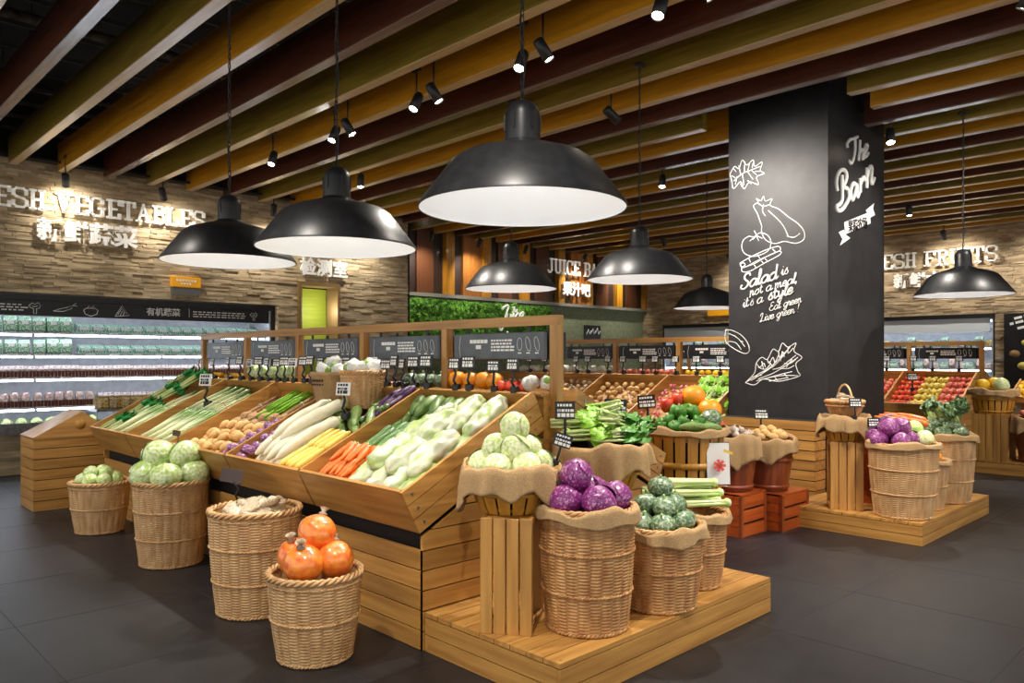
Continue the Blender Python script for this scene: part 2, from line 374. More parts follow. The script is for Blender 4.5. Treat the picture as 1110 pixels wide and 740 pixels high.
# ------------------------------------------------------------------ room shell
def struct(o): o['kind'] = 'structure'; return o
struct(MB().box((-4, -5, -.1), (16.9, 12.6, 0)).build('floor', M['floor']))
g = MB()                                                    # thin tile joints
for i in range(-3, 17): g.box((i - .002, -5, -.0005), (i + .002, 12, .0008))
for j in range(-4, 12): g.box((-4, j - .002, -.0005), (16.5, j + .002, .0008))
struct(g.build('trim_1', mat('tile_joint', (27, 27, 29), rough=.8)))
struct(MB().box((-4, -5, 4.95), (16.9, 12.6, 5.05)).build('ceiling', M['ceil']))

def stone(name, u0, u1, z0, z1, holes, place, m, seed):
    rr = random.Random(seed); mb = MB(); z = z0
    while z < z1:
        h = rr.choice((.022, .028, .034, .042)); u = u0 - rr.random() * .4
        while u < u1:
            L = rr.uniform(.1, .42); a, b = max(u, u0), min(u + L, u1); d = rr.uniform(0, .022)
            segs = [(a, b)] if b > a else []
            for (ha, hb, za, zb) in holes:
                if z + h > za + .01 and z < zb - .01:
                    segs = [q for (p0, p1) in segs for q in ((p0, min(p1, ha)), (max(p0, hb), p1)) if q[1] - q[0] > .01]
            for p0, p1 in segs:
                mb.box(*place(p0 + .002, p1 - .002, z + .001, min(z + h, z1) - .001, d))
            u += L
        z += h
    return struct(mb.build(name, m))
stone('wall_left', -1.5, 8.5, 0, 4.06, [(.3, 5.92, -1, 2.34), (6.26, 7.04, -1, 2.76)], lambda a, b, z0, z1, d: ((a, 11.5 - d, z0), (b, 11.75, z1)), M['stone'], 3)
stone('wall_right', -3.5, 12.0, 0, 4.06, [(3.98, 11.4, -1, 2.34)], lambda a, b, z0, z1, d: ((16.46 - d, a, z0), (16.7, b, z1)), M['stone2'], 5)
struct(MB().box((8.42, 11.52, 0), (8.56, 12.2, 4.06)).build('trim_2', M['dark_void']))
struct(MB().box((-1.5, 11.62, 4.06), (8.5, 11.75, 4.95)).box((16.5, -3.5, 4.06), (16.7, 12, 4.95)).box((8.5, 12.1, 2.2), (16.5, 12.25, 4.95)).box((-1.5, 12.5, 0), (8.5, 12.56, 2.9)).build('wall_back', M['ceil']))
struct(MB().box((-1.5, 11.36, 4.04), (8.5, 11.42, 4.09)).build('trim_3', M['black']))
struct(MB().box((8.56, 12.0, 0), (16.5, 12.1, 2.76)).build('wall_juice', M['plaster']))
struct(MB().box((8.56, 11.86, 2.7), (16.5, 12.02, 2.77)).build('trim_4', mat('grey_ledge', (128, 126, 116), rough=.5)))

# vertical timber cladding above the juice bar
rr = random.Random(11)
cols = {'clad_ochre': (190, 128, 30), 'clad_brown': (92, 52, 26), 'clad_dark': (44, 30, 24), 'clad_amber': (150, 92, 34)}
CM = {k: wood(k, v, tuple(int(c * .75) for c in v), 2, .45, .2) for k, v in cols.items()}
acc = {k: MB() for k in cols}
x = 8.56; seq = ['clad_ochre', 'clad_dark', 'clad_brown', 'clad_dark', 'clad_ochre', 'clad_dark', 'clad_amber', 'clad_amber', 'clad_ochre', 'clad_dark', 'clad_brown', 'clad_dark']
i = 0
while x < 16.45:
    w = {'clad_ochre': .22, 'clad_brown': .42, 'clad_dark': .26, 'clad_amber': .26}[seq[i % 12]]
    d = {'clad_ochre': .12, 'clad_brown': .05, 'clad_dark': 0, 'clad_amber': .07}[seq[i % 12]]
    acc[seq[i % 12]].box((x, 11.98 - d, 2.77), (min(x + w, 16.45) - .006, 12.1, 4.2)); x += w; i += 1
clad = empty('timber_cladding', (12.5, 12, 2.77), 0); clad['kind'] = 'structure'
for k in acc:
    for j in range(1):
        o = acc[k].build('wall_boards', CM[k]); o.parent = clad; o.matrix_parent_inverse = Matrix.Translation((-12.5, -12, -2.77))

# ceiling beams
def beam(x, y0, y1, k):
    m = ('beam_olive', 'beam_ochre', 'beam_brown')[k % 3]; e = ('sheen_pale', 'sheen_pale', 'sheen_grey')[k % 3]
    nm = ('olive', 'ochre', 'dark brown')[k % 3]
    o = struct(MB().box((x - .095, y0, 3.955), (x, y1, 4.30)).build('ceiling_beam', M[m]))
    s = MB().box((x - .095, y0, 3.945), (x, y1, 3.9545)).build('beam_sheen', M[e], o)  # strip under the beam that carries the painted reflection
    return o
for k in range(-7, 26):
    x = 2.29 + .5533 * k; ye = 11.36 if x < 8.5 else 11.85
    if 7.2 < x < 9.2:
        beam(x, -4.5, 2.93 if x < 8 else 3.2, k); beam(x, 4.46, ye, k)
    else: beam(x, -4.5, ye, k)
# suspended black grid and services above the beams
g = MB()
for i in range(-5, 28): g.box((i * .6, -4.8, 4.4), (i * .6 + .02, 11.5, 4.44))
for j in range(-8, 20): g.box((-3.5, j * .6, 4.4), (16.4, j * .6 + .02, 4.44))
for i in range(-2, 10):
    for j in range(0, 10): g.box((i * 1.8, j * 1.2, 4.44), (i * 1.8 + .015, j * 1.2 + .015, 4.95))
struct(g.build('ceiling_grid', mat('grid_bar', (58, 56, 54), rough=.6)))
g = MB()
for x_, z_, r_ in ((1.1, 4.7, .09), (5.0, 4.75, .12), (9.8, 4.72, .1)): g.tube([(x_, -4, z_), (x_, 11.5, z_)], r_, 12)
g.tube([(-1, 8.2, 4.62), (14, 8.2, 4.62)], .07, 10)
struct(g.build('ceiling_duct', mat('duct_grey', (120, 112, 104), (60, 54, 50), rough=.5, noise_sc=2)))
for x_ in (4.24, 8.45, 12.9): struct(MB().box((x_ - .018, -2, 4.13), (x_ + .018, 11.2, 4.16)).build('ceiling_track', M['black']))
struct(MB().box((2.2, 11.2, 4.02), (8.4, 11.24, 4.05)).build('ceiling_track', M['black']))

# ------------------------------------------------------------------ pillar
pil = struct(MB().box((7.6, 3.29, 0), (9.08, 4.39, 4.6)).build('wall_pillar', M['board']))
t = empty('pillar_plinth', (7.46, 3.9, 0), label='slatted wooden plinth boxed round the foot of the black pillar', cat='plinth')
mb = MB()
for i in range(9): mb.box((-.11, -.59, i * .098 + .004), (.13, .62, i * .098 + .092))
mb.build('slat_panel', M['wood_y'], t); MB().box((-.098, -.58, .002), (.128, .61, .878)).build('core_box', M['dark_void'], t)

V = M['chalk']
def pl(lines, py, z, size, **k): return strokes(lines, (7.598, py, z), 'x', size, V, pil, **k)
def py(px): # y on the pillar's front face
    s = (px - 555) / F; return 7.6 * (FW.y + RT.y * s) / (FW.x + RT.x * s)
def pz(px, yy):
    s = (px - 555) / F; t_ = 7.6 / (FW.x + RT.x * s); return H + (388 - yy) / F * t_
def P7(px, yy): return py(px), pz(px, yy)
# eggplant, tomato and asparagus drawing
S_ = .0105
def dr(lines, px, yy, s=S_, r=.0048):   # lines in photo-pixel offsets (x right, y down)
    a, z = P7(px, yy)
    return strokes([[(p[0], -p[1]) for p in ln] for ln in lines], (7.598, a, z), 'x', s, V, pil, r=r)
dr([[(6,0),(4,-6),(1,-14),(-3,-22),(2,-25),(0,-29),(5,-26),(8,-30),(10,-25),(17,-26),(15,-20),(24,-15),(34,-6),(44,2),(50,10),(50,18),(42,21),(30,18),(20,19),(10,14),(6,6),(6,0)],
    [(2,-24),(8,-20),(15,-21)],[(8,-22),(7,-15),(10,-10)],[(13,-15),(24,-4),(30,4),(34,13)],[(33,13),(40,15),(46,12)]], 820, 246)
dr([[(0,0),(-6,3),(-8,10),(-5,17),(4,21),(14,20),(22,16),(24,8),(20,1),(12,-2),(6,1),(0,0)],[(4,4),(8,0),(6,-5)],[(8,0),(15,4)],[(8,0),(11,6)],[(8,0),(1,5)]], 812, 256)
dr([[(-6,12),(8,6),(24,1),(36,-1),(38,3),(30,6),(14,11),(-2,17),(-6,12)],[(-4,17),(10,14),(26,7),(38,4),(37,8),(22,14),(6,21),(-3,21),(-4,17)],[(4,8),(6,12)],[(14,5),(16,9)],[(10,15),(12,18)],[(22,10),(24,12)],[(-5,13),(-2,12),(0,14),(-3,16),(-5,15)],[(30,1),(33,4)],[(18,12),(20,14)]], 808, 272)
dr([[(-12,10),(-7,3),(-2,6),(2,-2),(7,4),(14,0),(16,7),(24,4),(22,12),(26,16),(18,18),(20,26),(10,22),(4,28),(0,20),(-8,26),(-10,18),(-12,10)],[(-8,18),(2,12),(12,10),(22,8)],[(2,12),(4,24)],[(8,11),(14,20)],[(0,12),(-2,3)],[(8,10),(10,3)],[(-4,14),(-6,22)],[(12,10),(18,16)],[(4,11),(5,0)],[(-8,5),(-5,9)],[(14,3),(13,8)],[(0,22),(2,26)],[(16,12),(22,13)],[(-10,12),(-6,15)],[(8,20),(12,24)]], 803, 176)
dr([[(-14,0),(-6,1),(4,6),(11,14),(13,22),(8,25),(-4,20),(-14,12),(-14,0)],[(-10,4),(0,9),(8,18)],[(-10,12),(-2,14),(4,21)],[(4,12),(6,13)],[(-4,6),(-2,8)]], 800, 357)
dr([[(-28,28),(-18,18),(-16,8),(-10,2),(-4,4),(2,-6),(8,-4),(12,-12),(18,-8),(26,-12),(24,-4),(32,2),(26,8),(28,16),(30,20),(18,24),(6,26),(-8,24),(-18,30),(-28,28)],
    [(-22,26),(-6,16),(6,6),(20,-8)],[(-14,24),(2,18),(16,10),(28,2)],[(-8,24),(6,20),(22,16)],[(-14,12),(-6,14),(0,8)],[(-2,6),(2,10),(8,0)],[(10,6),(12,-4)],[(-10,6),(-8,14)],[(16,12),(22,4)],[(-20,22),(-10,20)],[(-26,27),(-12,18),(4,10),(18,-6)],[(-16,26),(0,22),(14,20),(28,20)],[(-16,8),(-12,12),(-8,8),(-6,12)],[(-4,4),(-2,8),(2,2),(4,8)],[(8,-4),(9,2),(13,-3),(14,2)],[(18,-8),(18,-2),(23,-7)],[(26,4),(20,8),(14,8)],[(24,10),(18,13),(10,13)],[(-2,26),(8,24),(18,22)],[(2,14),(10,12),(18,6),(26,0)],[(-12,20),(-2,14)],[(4,22),(8,26)],[(14,18),(18,23)]], 836, 385)
for s_, px_, y_, xh, rr_, xs_ in (('Salad', 803.5, 314, .074, .0105, 1.13), ('is', 847, 298.5, .055, .006, 1.2), ('not a meal,', 813, 321, .05, .006, 1.22), ("it's a", 805.5, 333.5, .053, .006, 1.15), ('style', 833, 325.5, .06, .009, 1.3), ('Eat green', 834, 337, .041, .0045, 1.14), ('Live green !', 824, 349, .042, .0045, 1.14)):
    a, z = P7(px_, y_); cursive(s_, xh, (7.594, a, z), 'x', V, pil, r=rr_, roll=.21, xs=xs_)
# The Barn, hand drawn script on the other face (y = 3.29)
def X8(px): s = (px - 555) / F; return 3.29 * (FW.x + RT.x * s) / (FW.y + RT.y * s)
def Z8(px, yy): s = (px - 555) / F; return H + (388 - yy) / F * (3.29 / (FW.y + RT.y * s))
def script(lines, r):
    mb = MB()
    for ln in lines:
        Pn = [Vector((X8(a), 3.286, Z8(a, b))) for a, b in ln]
        Q = []
        for i in range(len(Pn) - 1):
            p0 = Pn[max(i - 1, 0)]; p1 = Pn[i]; p2 = Pn[i + 1]; p3 = Pn[min(i + 2, len(Pn) - 1)]
            for k in range(6):
                u = k / 6; Q.append(.5 * ((2 * p1) + (p2 - p0) * u + (2 * p0 - 5 * p1 + 4 * p2 - p3) * u * u + (3 * p1 - p0 - 3 * p2 + p3) * u ** 3))
        Q.append(Pn[-1]); mb.tube(Q, r, 6)
    return mb.build('lettering', V, pil)
script([[(918,160),(917.5,156),(920.5,151.5),(924,150.5),(929,148.5)],[(926,151),(926,163),(924,173.5),(921.7,177),(919.4,174)],
        [(931.5,152),(931,163),(929.8,174)],[(930.5,167),(933.4,162),(935,164.5),(934,172),(936,171)],[(936,167),(939.2,161.5),(939.4,157.5),(937.7,157),(936,162),(935.9,167),(937.6,170),(940.6,166)]], .019)
script([[(906.6,207),(905.5,198),(907.3,189.2),(911.7,184),(916,186.5),(916.4,194.5),(913.5,202.4),(917.8,205),(919.3,213.8),(916,221.7),(910.8,227.9),(906.4,227.5),(906,223.5),(909,221.6),(911.7,217.3),(912,206.8),(911.6,190)],
        [(927.3,200.5),(924,199),(921.6,205),(921.4,213.8),(923.2,216.5),(926,210.3),(927.9,200.6),(927.5,210.3),(928.8,213.4),(930.4,209)],
        [(931.5,193.5),(931.4,208.5)],[(931.5,201),(934,194),(936,192.5),(936.6,196.5)],
        [(938.8,182),(938.6,204)],[(938.8,193),(941.5,182),(943.8,181),(944,187),(943.4,197),(945,198.5),(946.8,193)]], .024)
def poly8(L, yoff, m, nm):
    mb = MB(); vs = [Vector((X8(a), 3.29 - yoff, Z8(a, b))) for a, b in L]; n = len(vs)
    mb.add(vs + [v + Vector((0, -.003, 0)) for v in vs], [tuple(range(n)), tuple(range(n, 2 * n))[::-1]] + [(i, (i + 1) % n, n + (i + 1) % n, n + i) for i in range(n)])
    return mb.build(nm, m, pil)
poly8([(914.7,241),(942.5,229.6),(943.3,242),(915.7,254)], .002, V, 'badge'); poly8([(909,251.6),(914.5,249),(916,254),(921.4,258),(910.5,265.7),(913,259)], .001, V, 'badge'); poly8([(938,227.9),(947.2,220.3),(946,226),(948.3,233),(942.8,235.8)], .001, V, 'badge')
text('果蔬农场', .13, (X8(919), 3.283, Z8(919, 250.5)), 'y', M['sign_black'], pil, 'lettering', bold=.002, roll=.2)

# ------------------------------------------------------------------ wall signs
def sign_y(words, cn, px0, label, y=11.44):
    pass
t = empty('wall_lettering', (3.4, 11.44, 3.3), label='white letters FRESH VEGETABLES with Chinese below on the stone wall', cat='wall sign')
TI = Matrix.Translation((-3.4, -11.44, -3.3))
a = slab_word('FRESH VEGETABLES', .235, (1.66, 11.445, 3.42), 'y', M['letter'], None, th=.14); a.parent = t; a.matrix_parent_inverse = TI
a = text('新鲜蔬菜', .31, (2.52, 11.43, 3.07), 'y', M['letter'], None, bold=.01, ext=.012); a.parent = t; a.matrix_parent_inverse = TI
t = empty('wall_lettering', (6.7, 11.44, 3.0), label='white Chinese letters over the green doorway, partly behind the lamps', cat='wall sign')
a = text('检测室', .3, (6.2, 11.43, 2.93), 'y', M['letter'], t, bold=.008, ext=.012); a.location = (-.42, -.01, -.1)
t = empty('wall_lettering', (13.6, 11.8, 3.3), label='white letters JUICE BAR with Chinese on dark timber cladding', cat='wall sign')
a = slab_word('JUICE BAR', .3, (-1.0, 0, .12), 'y', M['letter'], t, th=.12)
a = text('果汁吧', .33, (0, 0, 0), 'y', M['letter'], t, bold=.01, ext=.012); a.location = (-.5, -.0, -.32)
t = empty('wall_lettering', (16.36, 5.4, 3.3), label='white letters FRESH FRUITS with Chinese on the far stone wall', cat='wall sign')
a = slab_word('FRESH FRUITS', .27, (.02, 1.02, .0), 'x', M['letter'], t, th=.12)
a = text('新鲜水果', .30, (0, 0, 0), 'x', M['letter'], t, bold=.01, ext=.012); a.location = (.02, .35, -.36)

# amber box sign + grey plate under it
t = empty('amber_sign', (4.43, 11.42, 2.52), label='amber sign box over a grey plate above the left chiller', cat='sign')
MB().box((-.21, -.03, .02), (.21, .06, .17)).build('light_box', M['yellow_sign'], t, .006); MB().box((-.2, -.02, -.1), (.2, .06, .015)).build('back_plate', M['grout'], t)
mb = MB()
for q in range(7): mb.box((-.15 + q * .043, -.033, .10), (-.12 + q * .043, -.029, .13))
for q in range(4): mb.box((-.08 + q * .04, -.033, .055), (-.055 + q * .04, -.029, .08))
mb.build('white_print', M['chalk'], t)
t = empty('amber_sign', (16.4, 9.75, 2.52), label='small amber sign on the far stone wall behind the pendants', cat='sign')
MB().box((-.04, -.28, 0), (.05, .28, .16)).build('light_box', M['yellow_sign'], t, .006)

# green doorway
pt = bpy.data.lights.new('doorway_light', 'POINT'); pt.energy = 9; pt.shadow_soft_size = .1; po = bpy.data.objects.new('doorway_light', pt); COL.objects.link(po); po.location = (6.8, 11.55, 2.3)
d = struct(MB().box((6.26, 11.44, 0), (6.31, 11.8, 2.76)).box((6.99, 11.44, 0), (7.04, 11.8, 2.76)).box((6.31, 11.44, 2.7), (6.99, 11.8, 2.76)).build('door_1', mat('door_wood', (132, 104, 62), rough=.5)))
MB().box((6.32, 11.86, 0), (6.56, 11.9, 2.7)).build('door_leaf', mat('olive_leaf', (120, 126, 24), rough=.5), d)
MB().box((6.56, 12.0, 0), (7.1, 12.04, 2.7)).build('door_panel', mat('lime_screen', (196, 208, 66), (180, 194, 52), rough=.6, scale=(1, 1, 14), noise_sc=2), d)

# hedge panel + juice script
t = empty('green_wall_panel', (10.7, 11.9, 2.05), label='leafy green wall panel with white Juice script above the juice counter', cat='green wall')
hm = mat('hedge', (130, 200, 50), (44, 92, 34), rough=.8, noise_sc=5, detail=6, bump=1, bump_sc=14, ramp=(.38, .62), bdist=.03)
mb = MB(); rr = random.Random(5)
mb.box((-2.0, -.02, -.55), (2.1, .05, .62))
for i in range(900):
    c = Vector((rr.uniform(-2, 2.1), rr.uniform(-.08, -.02), rr.uniform(-.1, .6))); a_ = rr.uniform(0, 6.3); s = rr.uniform(.04, .09)
    u = Vector((cos(a_), rr.uniform(-.5, .2), sin(a_))) * s; w = Vector((-sin(a_), rr.uniform(-.5, .2), cos(a_))) * s * .5
    mb.add([c - u, c - w, c + u, c + w], [(0, 1, 2, 3)])
mb.build('foliage', hm, t)['kind'] = 'stuff'
for s_, dx, dz, sz in (('The', .75, .42, .06), ('Juice', .40, .17, .175), ('bar', .5, -.36, .18)):
    cursive(s_, sz, (dx, -.13, dz), 'y', M['letter'], t, r=sz * .13, roll=.14)

# ------------------------------------------------------------------ pendant lamps
def pendant():
    root = empty('pendant_lamp')
    outer = [(.452, 0), (.45, .012), (.31, .195), (.27, .222), (.2, .245), (.1, .275), (.078, .29)]
    MB().lathe(outer, 64).lathe([(.452, 0), (.446, .0)], 64).build('lamp_shade', M['shade'], root)
    MB().lathe([(.446, .001), (.444, .012), (.305, .188), (.265, .215), (.195, .238), (.06, .262), (.0001, .264)], 64).build('inner_reflector', M['white'], root)
    MB().lathe([(.078, .28), (.076, .40), (.07, .43), (.05, .455), (.02, .468), (.0001, .47)], 32).build('neck', M['shade'], root)
    v = MB()
    for k in range(6):
        a = 2 * PI * k / 6 + .3; v.cbox((0, 0, 0), (.008, .01, .07), Matrix.Translation((.077 * cos(a), .077 * sin(a), .37)) @ Matrix.Rotation(a, 4, 'Z'))
    v.build('vent_slots', M['sign_black'], root)
    MB().lathe([(.0001, .10), (.02, .105), (.045, .14), (.05, .17), (.035, .215), (.02, .235), (.02, .262)], 16).build('bulb', mat('bulb_glass', (255, 255, 255), emis=(255, 246, 228), estr=1.5), root)
    ch = MB(); z = .48; i = 0
    while z < 1.86:
        Mx = Matrix.Translation((0, 0, z)) @ Matrix.Rotation(PI / 2 * (i % 2), 4, 'Z')
        ch.tube([Mx @ Vector((.009 * cos(a), 0, .022 * sin(a))) for a in [2 * PI * q / 8 for q in range(8)]], .0028, 4, closed=True); z += .034; i += 1
    ch.build('chain', M['black'], root)
    MB().tube([(.008 * sin(q), .008 * cos(q * 1.3), .47 + q * .0695) for q in range(21)], .0035, 5).build('cord', M['black'], root)
    MB().lathe([(.0001, 1.84), (.05, 1.84), (.05, 1.86), (.0001, 1.87)], 16).build('ceiling_rose', M['black'], root)
    return Kind(root, 'lamp')
PK = pendant()
for (x, y, z), lb in (((2.35, 2.35, 2.145), 'largest black dome pendant lamp, hanging nearest over the produce stand end'),
                   ((2.34, 3.84, 2.125), 'black dome pendant lamp second in the near aisle row'),
                   ((2.32, 5.21, 2.17), 'black dome pendant lamp third in the near aisle row, by the vegetables sign'),
                   ((5.27, 5.43, 2.18), 'black dome pendant lamp in front of the juice bar'),
                   ((5.41, 3.98, 2.175), 'black dome pendant lamp between juice bar and black pillar'),
                   ((9.27, 5.69, 2.185), 'small-looking black pendant lamp half behind the black pillar'),
                   ((8.72, 2.39, 2.14), 'black dome pendant lamp before the fresh fruits wall')):
    PK.put((x, y, z), lb, 'black dome pendant lamps')
    pt = bpy.data.lights.new('pendant_light', 'POINT'); pt.energy = 4; pt.color = (1, .97, .93); pt.shadow_soft_size = .05
    po = bpy.data.objects.new('pendant_light', pt); COL.objects.link(po); po.location = (x, y, z + .06)

# ------------------------------------------------------------------ track spotlights
def spot_kind():
    root = empty('track_spotlight')
    MB().box((-.016, -.05, .27), (.016, .05, .31)).tube([(0, 0, .27), (0, 0, .02)], .008, 8).build('mount', M['black'], root)
    can = MB().lathe([(.0001, .08), (.04, .08), (.045, .06), (.045, -.1), (.04, -.1), (.04, -.085)], 20).build('lamp_head', M['black'], root)
    MB().lathe([(.0001, -.088), (.038, -.088)], 20).build('lens', M['lens'], can)
    return Kind(root, 'spotlight')
SK = spot_kind()
dk = empty('track_spotlight')
MB().box((-.016, -.05, .27), (.016, .05, .31)).tube([(0, 0, .27), (0, 0, .02)], .008, 8).build('mount', M['black'], dk)
can = MB().lathe([(.0001, .08), (.04, .08), (.045, .06), (.045, -.1), (.04, -.1), (.04, -.085)], 20).build('lamp_head', M['black'], dk)
MB().lathe([(.0001, -.088), (.038, -.088)], 20).build('lens', M['lens'], can)
SK2 = Kind(dk, 'spotlight')
NS = [0]
def spot(x, y, z, aim, label, energy=130, size=62, kind=SK, color=(1, .93, .83), vis=True, grp='track spotlights'):
    loc = Vector((x, y, z)); d = (Vector(aim) - loc).normalized()
    q = (-d).to_track_quat('Z', 'Y')
    if vis:
        o = kind.put((x, y, z), label, grp)
        hd = [c for c in o.children if c.name.startswith('lamp_head')][0]
        hd.rotation_mode = 'QUATERNION'; hd.rotation_quaternion = q
    li = bpy.data.lights.new('spot_beam', 'SPOT'); li.energy = energy; li.spot_size = math.radians(size); li.spot_blend = .8; li.shadow_soft_size = .05; li.color = color
    lo = bpy.data.objects.new('spot_beam', li); COL.objects.link(lo); lo.location = loc + d * .11; lo.rotation_mode = 'QUATERNION'; lo.rotation_quaternion = q
E = 290
tr = 'lit spotlight on the ceiling track, '
spot(4.24, 8.35, 3.83, (2.6, 7.2, 0), tr + 'beneath the brown beam over the leeks', E)
for (y, ax, ay, nm) in ((7.0, 2.4, 6.4, 'third lamp from the big pendant'), (5.6, 2.3, 5.2, 'between the two small left pendants'), (4.25, 2.3, 3.6, 'left of the big pendant chain'), (2.95, 2.5, 2.7, 'right of the big pendant chain')):
    spot(4.24, y, 3.83, (ax, ay, .3), tr + nm, E * 1.2)
for (y, nm) in ((6.75, 'furthest of the unlit-looking ones'), (5.35, 'second furthest'), (4.02, 'just left of the big chain'), (2.62, 'at the top edge')):
    spot(4.24, y, 3.85, (5.5, y - 1.5, .5), 'black spotlight turned away toward the ochre beam, ' + nm, E * .9, kind=SK2)
spot(4.24, 1.3, 3.83, (3.2, 1.8, 0), tr + 'added unseen beyond the top edge of the view', E * 1.2)  # this lamp and the next are added out of view for floor light
spot(4.24, -.3, 3.83, (4.5, 1.5, 0), tr + 'added unseen above and behind the viewer', E)
for (x, y, ax, ay, nm) in ((8.45, 3.0, 7.0, 2.3, 'right of the black pillar'), (8.45, 5.85, 7.3, 5.2, 'left of the black pillar'), (8.45, 7.6, 7.3, 6.6, 'over the garlic trays'),
                      (12.9, 2.7, 11.9, 2.6, 'over the melon crates'), (12.9, 4.3, 12.4, 3.9, 'over the apple trays'), (12.9, 8.9, 14, 8, 'above the JUICE BAR letters'), (12.9, 6.3, 12.5, 5.5, 'hidden behind the pillar'), (8.45, 1.2, 7.5, 2.0, 'added unseen beyond the right platform')):  # last one is added out of view to light the right platform
    spot(x, y, 3.83, (ax, ay, .5), tr + nm, E)
spot(5.8, 4.6, 3.83, (7.6, 3.85, 2.3), 'added spotlight brightening the chalk drawings on the black pillar', 520, 95)  # added lamp that whitens the chalk on the pillar front
spot(8.2, .9, 3.83, (8.35, 3.29, 2.6), 'added unseen spotlight brightening the script lettering on the pillar', 330, 50)  # added lamp out of view that brightens the script face
# wall washers
spot(2.75, 11.0, 3.78, (2.9, 11.5, 3.3), 'wall washer spotlight glaring over the VEGETABLES lettering', 42, 130)
spot(3.95, 11.0, 3.78, (4.4, 11.6, 2.9), 'wall washer spotlight above the second half of VEGETABLES', 50, 130)
spot(5.6, 11.0, 3.78, (5.8, 11.6, 2.6), 'wall washer spotlight behind the left pendants', 75, 120)
spot(7.3, 11.0, 3.78, (7.4, 11.6, 2.6), 'wall washer spotlight by the stone wall end', 75, 120)
for x, nm in ((8.9, 'first'), (10.1, 'second'), (11.4, 'third'), (13.3, 'fourth'), (15.0, 'fifth')):
    spot(x, 11.3, 3.78, (x + .3, 12, 3.0), nm + ' spotlight from the left before the juice bar timber', 110, 90)
for y, nm in ((3.0, 'nearest'), (4.6, 'second'), (6.4, 'third'), (9.0, 'furthest')):
    spot(15.6, y, 3.78, (16.5, y, 2.9), nm + ' wall washer spotlight before the fruits wall', 100, 120)
# fixtures added to the left of and behind the view (they light the floor baskets)
for x, y, ax, ay in ((.7, 5.6, 2.0, 5.6), (.7, 3.4, 1.9, 3.6), (.7, 7.6, 1.8, 7.8), (1.0, 1.4, 2.5, 2.5), (4.9, .2, 6.5, 2.6), (5.8, 1.2, 6.0, 3.2), (5.6, 8.6, 5, 8), (10, .5, 11.4, 2.5)):
    NS[0] += 1
    spot(x, y, 3.83, (ax, ay, .3), 'added fill spotlight off the main tracks, %s of the outlying row' % ordn(NS[0] - 1), E * .9)

# added world fill through the open rear, standing for the rest of the store
w = bpy.data.worlds.new('world'); SC.world = w; w.use_nodes = True
w.node_tree.nodes['Background'].inputs[0].default_value = (1, .98, .95, 1); w.node_tree.nodes['Background'].inputs[1].default_value = 1.15

# ------------------------------------------------------------------ produce kinds (long axis = local x, up = local z)
def K(name, cat): return Kind(empty(name), cat)
def single(name, cat, mb, m, extra=()):
    o = mb.build(name, m)
    for nm, b2, m2 in extra: b2.build(nm, m2, o)
    return Kind(o, cat)
def rnd(t, p=2.5): return max(0, 1 - abs(2 * t - 1) ** p) ** .5
def leafshell(r, a0, wid, lift, M_=None):
    mb = MB(); vs = []; fs = []; n = 8
    for i in range(n + 1):
        th = -.2 + 1.75 * i / n
        for j in range(n + 1):
            w_ = (j / n - .5) * 2; ww = wid * sin(min(PI, (i + 1.4) / (n + 1.8) * PI)) ** .6
            a = a0 + w_ * ww; rr_ = r * (1 + lift * (w_ * w_ * .6 + .25) + .02 * sin(9 * w_ + i) * (i / n))
            vs.append((rr_ * cos(th) * cos(a), rr_ * cos(th) * sin(a), rr_ * sin(th) * .93))
    for i in range(n):
        for j in range(n): fs.append((i * (n + 1) + j, i * (n + 1) + j + 1, (i + 1) * (n + 1) + j + 1, (i + 1) * (n + 1) + j))
    mb.add(vs, fs, True); return mb
def cabbage_kind(name, cat, r, m, leaves=4, ml=None):
    mb = MB().blob(2 * r * .95, lambda t: r * rnd(t, 2), 24, 16, namp=r * .16, nsc=9 / r * .1)
    for k in range(leaves):
        s = leafshell(r * 1.0, k * 2.4, .95, .10); mb.add(s.v, s.f, True)
    return single(name, cat, mb, m)
k_cab = cabbage_kind('green_cabbage', 'cabbage', .095, M['cabbage'])
k_wcab = cabbage_kind('white_cabbage', 'cabbage', .088, M['white_cabbage'], 2)
k_fcab = cabbage_kind('wrapped_cabbage', 'cabbage', .11, M['cabbage_film'], 3)
k_scab = cabbage_kind('small_wrapped_cabbage', 'cabbage', .062, M['cabbage_film'], 2)
k_rcab = cabbage_kind('red_cabbage', 'cabbage', .082, M['red_cabbage'], 2)
k_kab = single('green_squash', 'squash', MB().blob(.125, lambda t: .078 * rnd(t, 2.2), 32, 14, ribs=10, ramp=.12, M=Matrix.Rotation(PI / 2, 4, 'Y')), M['kabocha'],
               [('stalk', MB().tube([(0, 0, .05), (.006, 0, .075), (.01, .004, .085)], .008, 6), M['stalk'])])
k_napa = single('wrapped_napa_cabbage', 'napa cabbage', MB().blob(.30, lambda t: .064 * (rnd(t, 4.5)) * (1 - .2 * (1 - t)), 30, 20, namp=.022, nsc=20, ribs=7, ramp=.13, bend=.006), M['napa'])
k_napl = single('long_wrapped_napa_cabbage', 'napa cabbage', MB().blob(.42, lambda t: .066 * (rnd(t, 5)) * (1 - .18 * (1 - t)), 30, 24, namp=.022, nsc=18, ribs=7, ramp=.13, bend=.01, seed=2), M['napa'])
k_daik = single('white_radish', 'radish', MB().blob(.52, lambda t: .046 * min(1, (t * 3) ** .5 + .05) * (1 if t < .9 else max(0, 1 - ((t - .9) / .1) ** 2) ** .5), 18, 24, namp=.008, nsc=9, bend=.02), M['daikon'],
                [('green_top', MB().blob(.07, lambda t: .032 * rnd(t, 2), 12, 6, M=Matrix.Translation((.25, 0, -.018))), M['daikon_top'])])
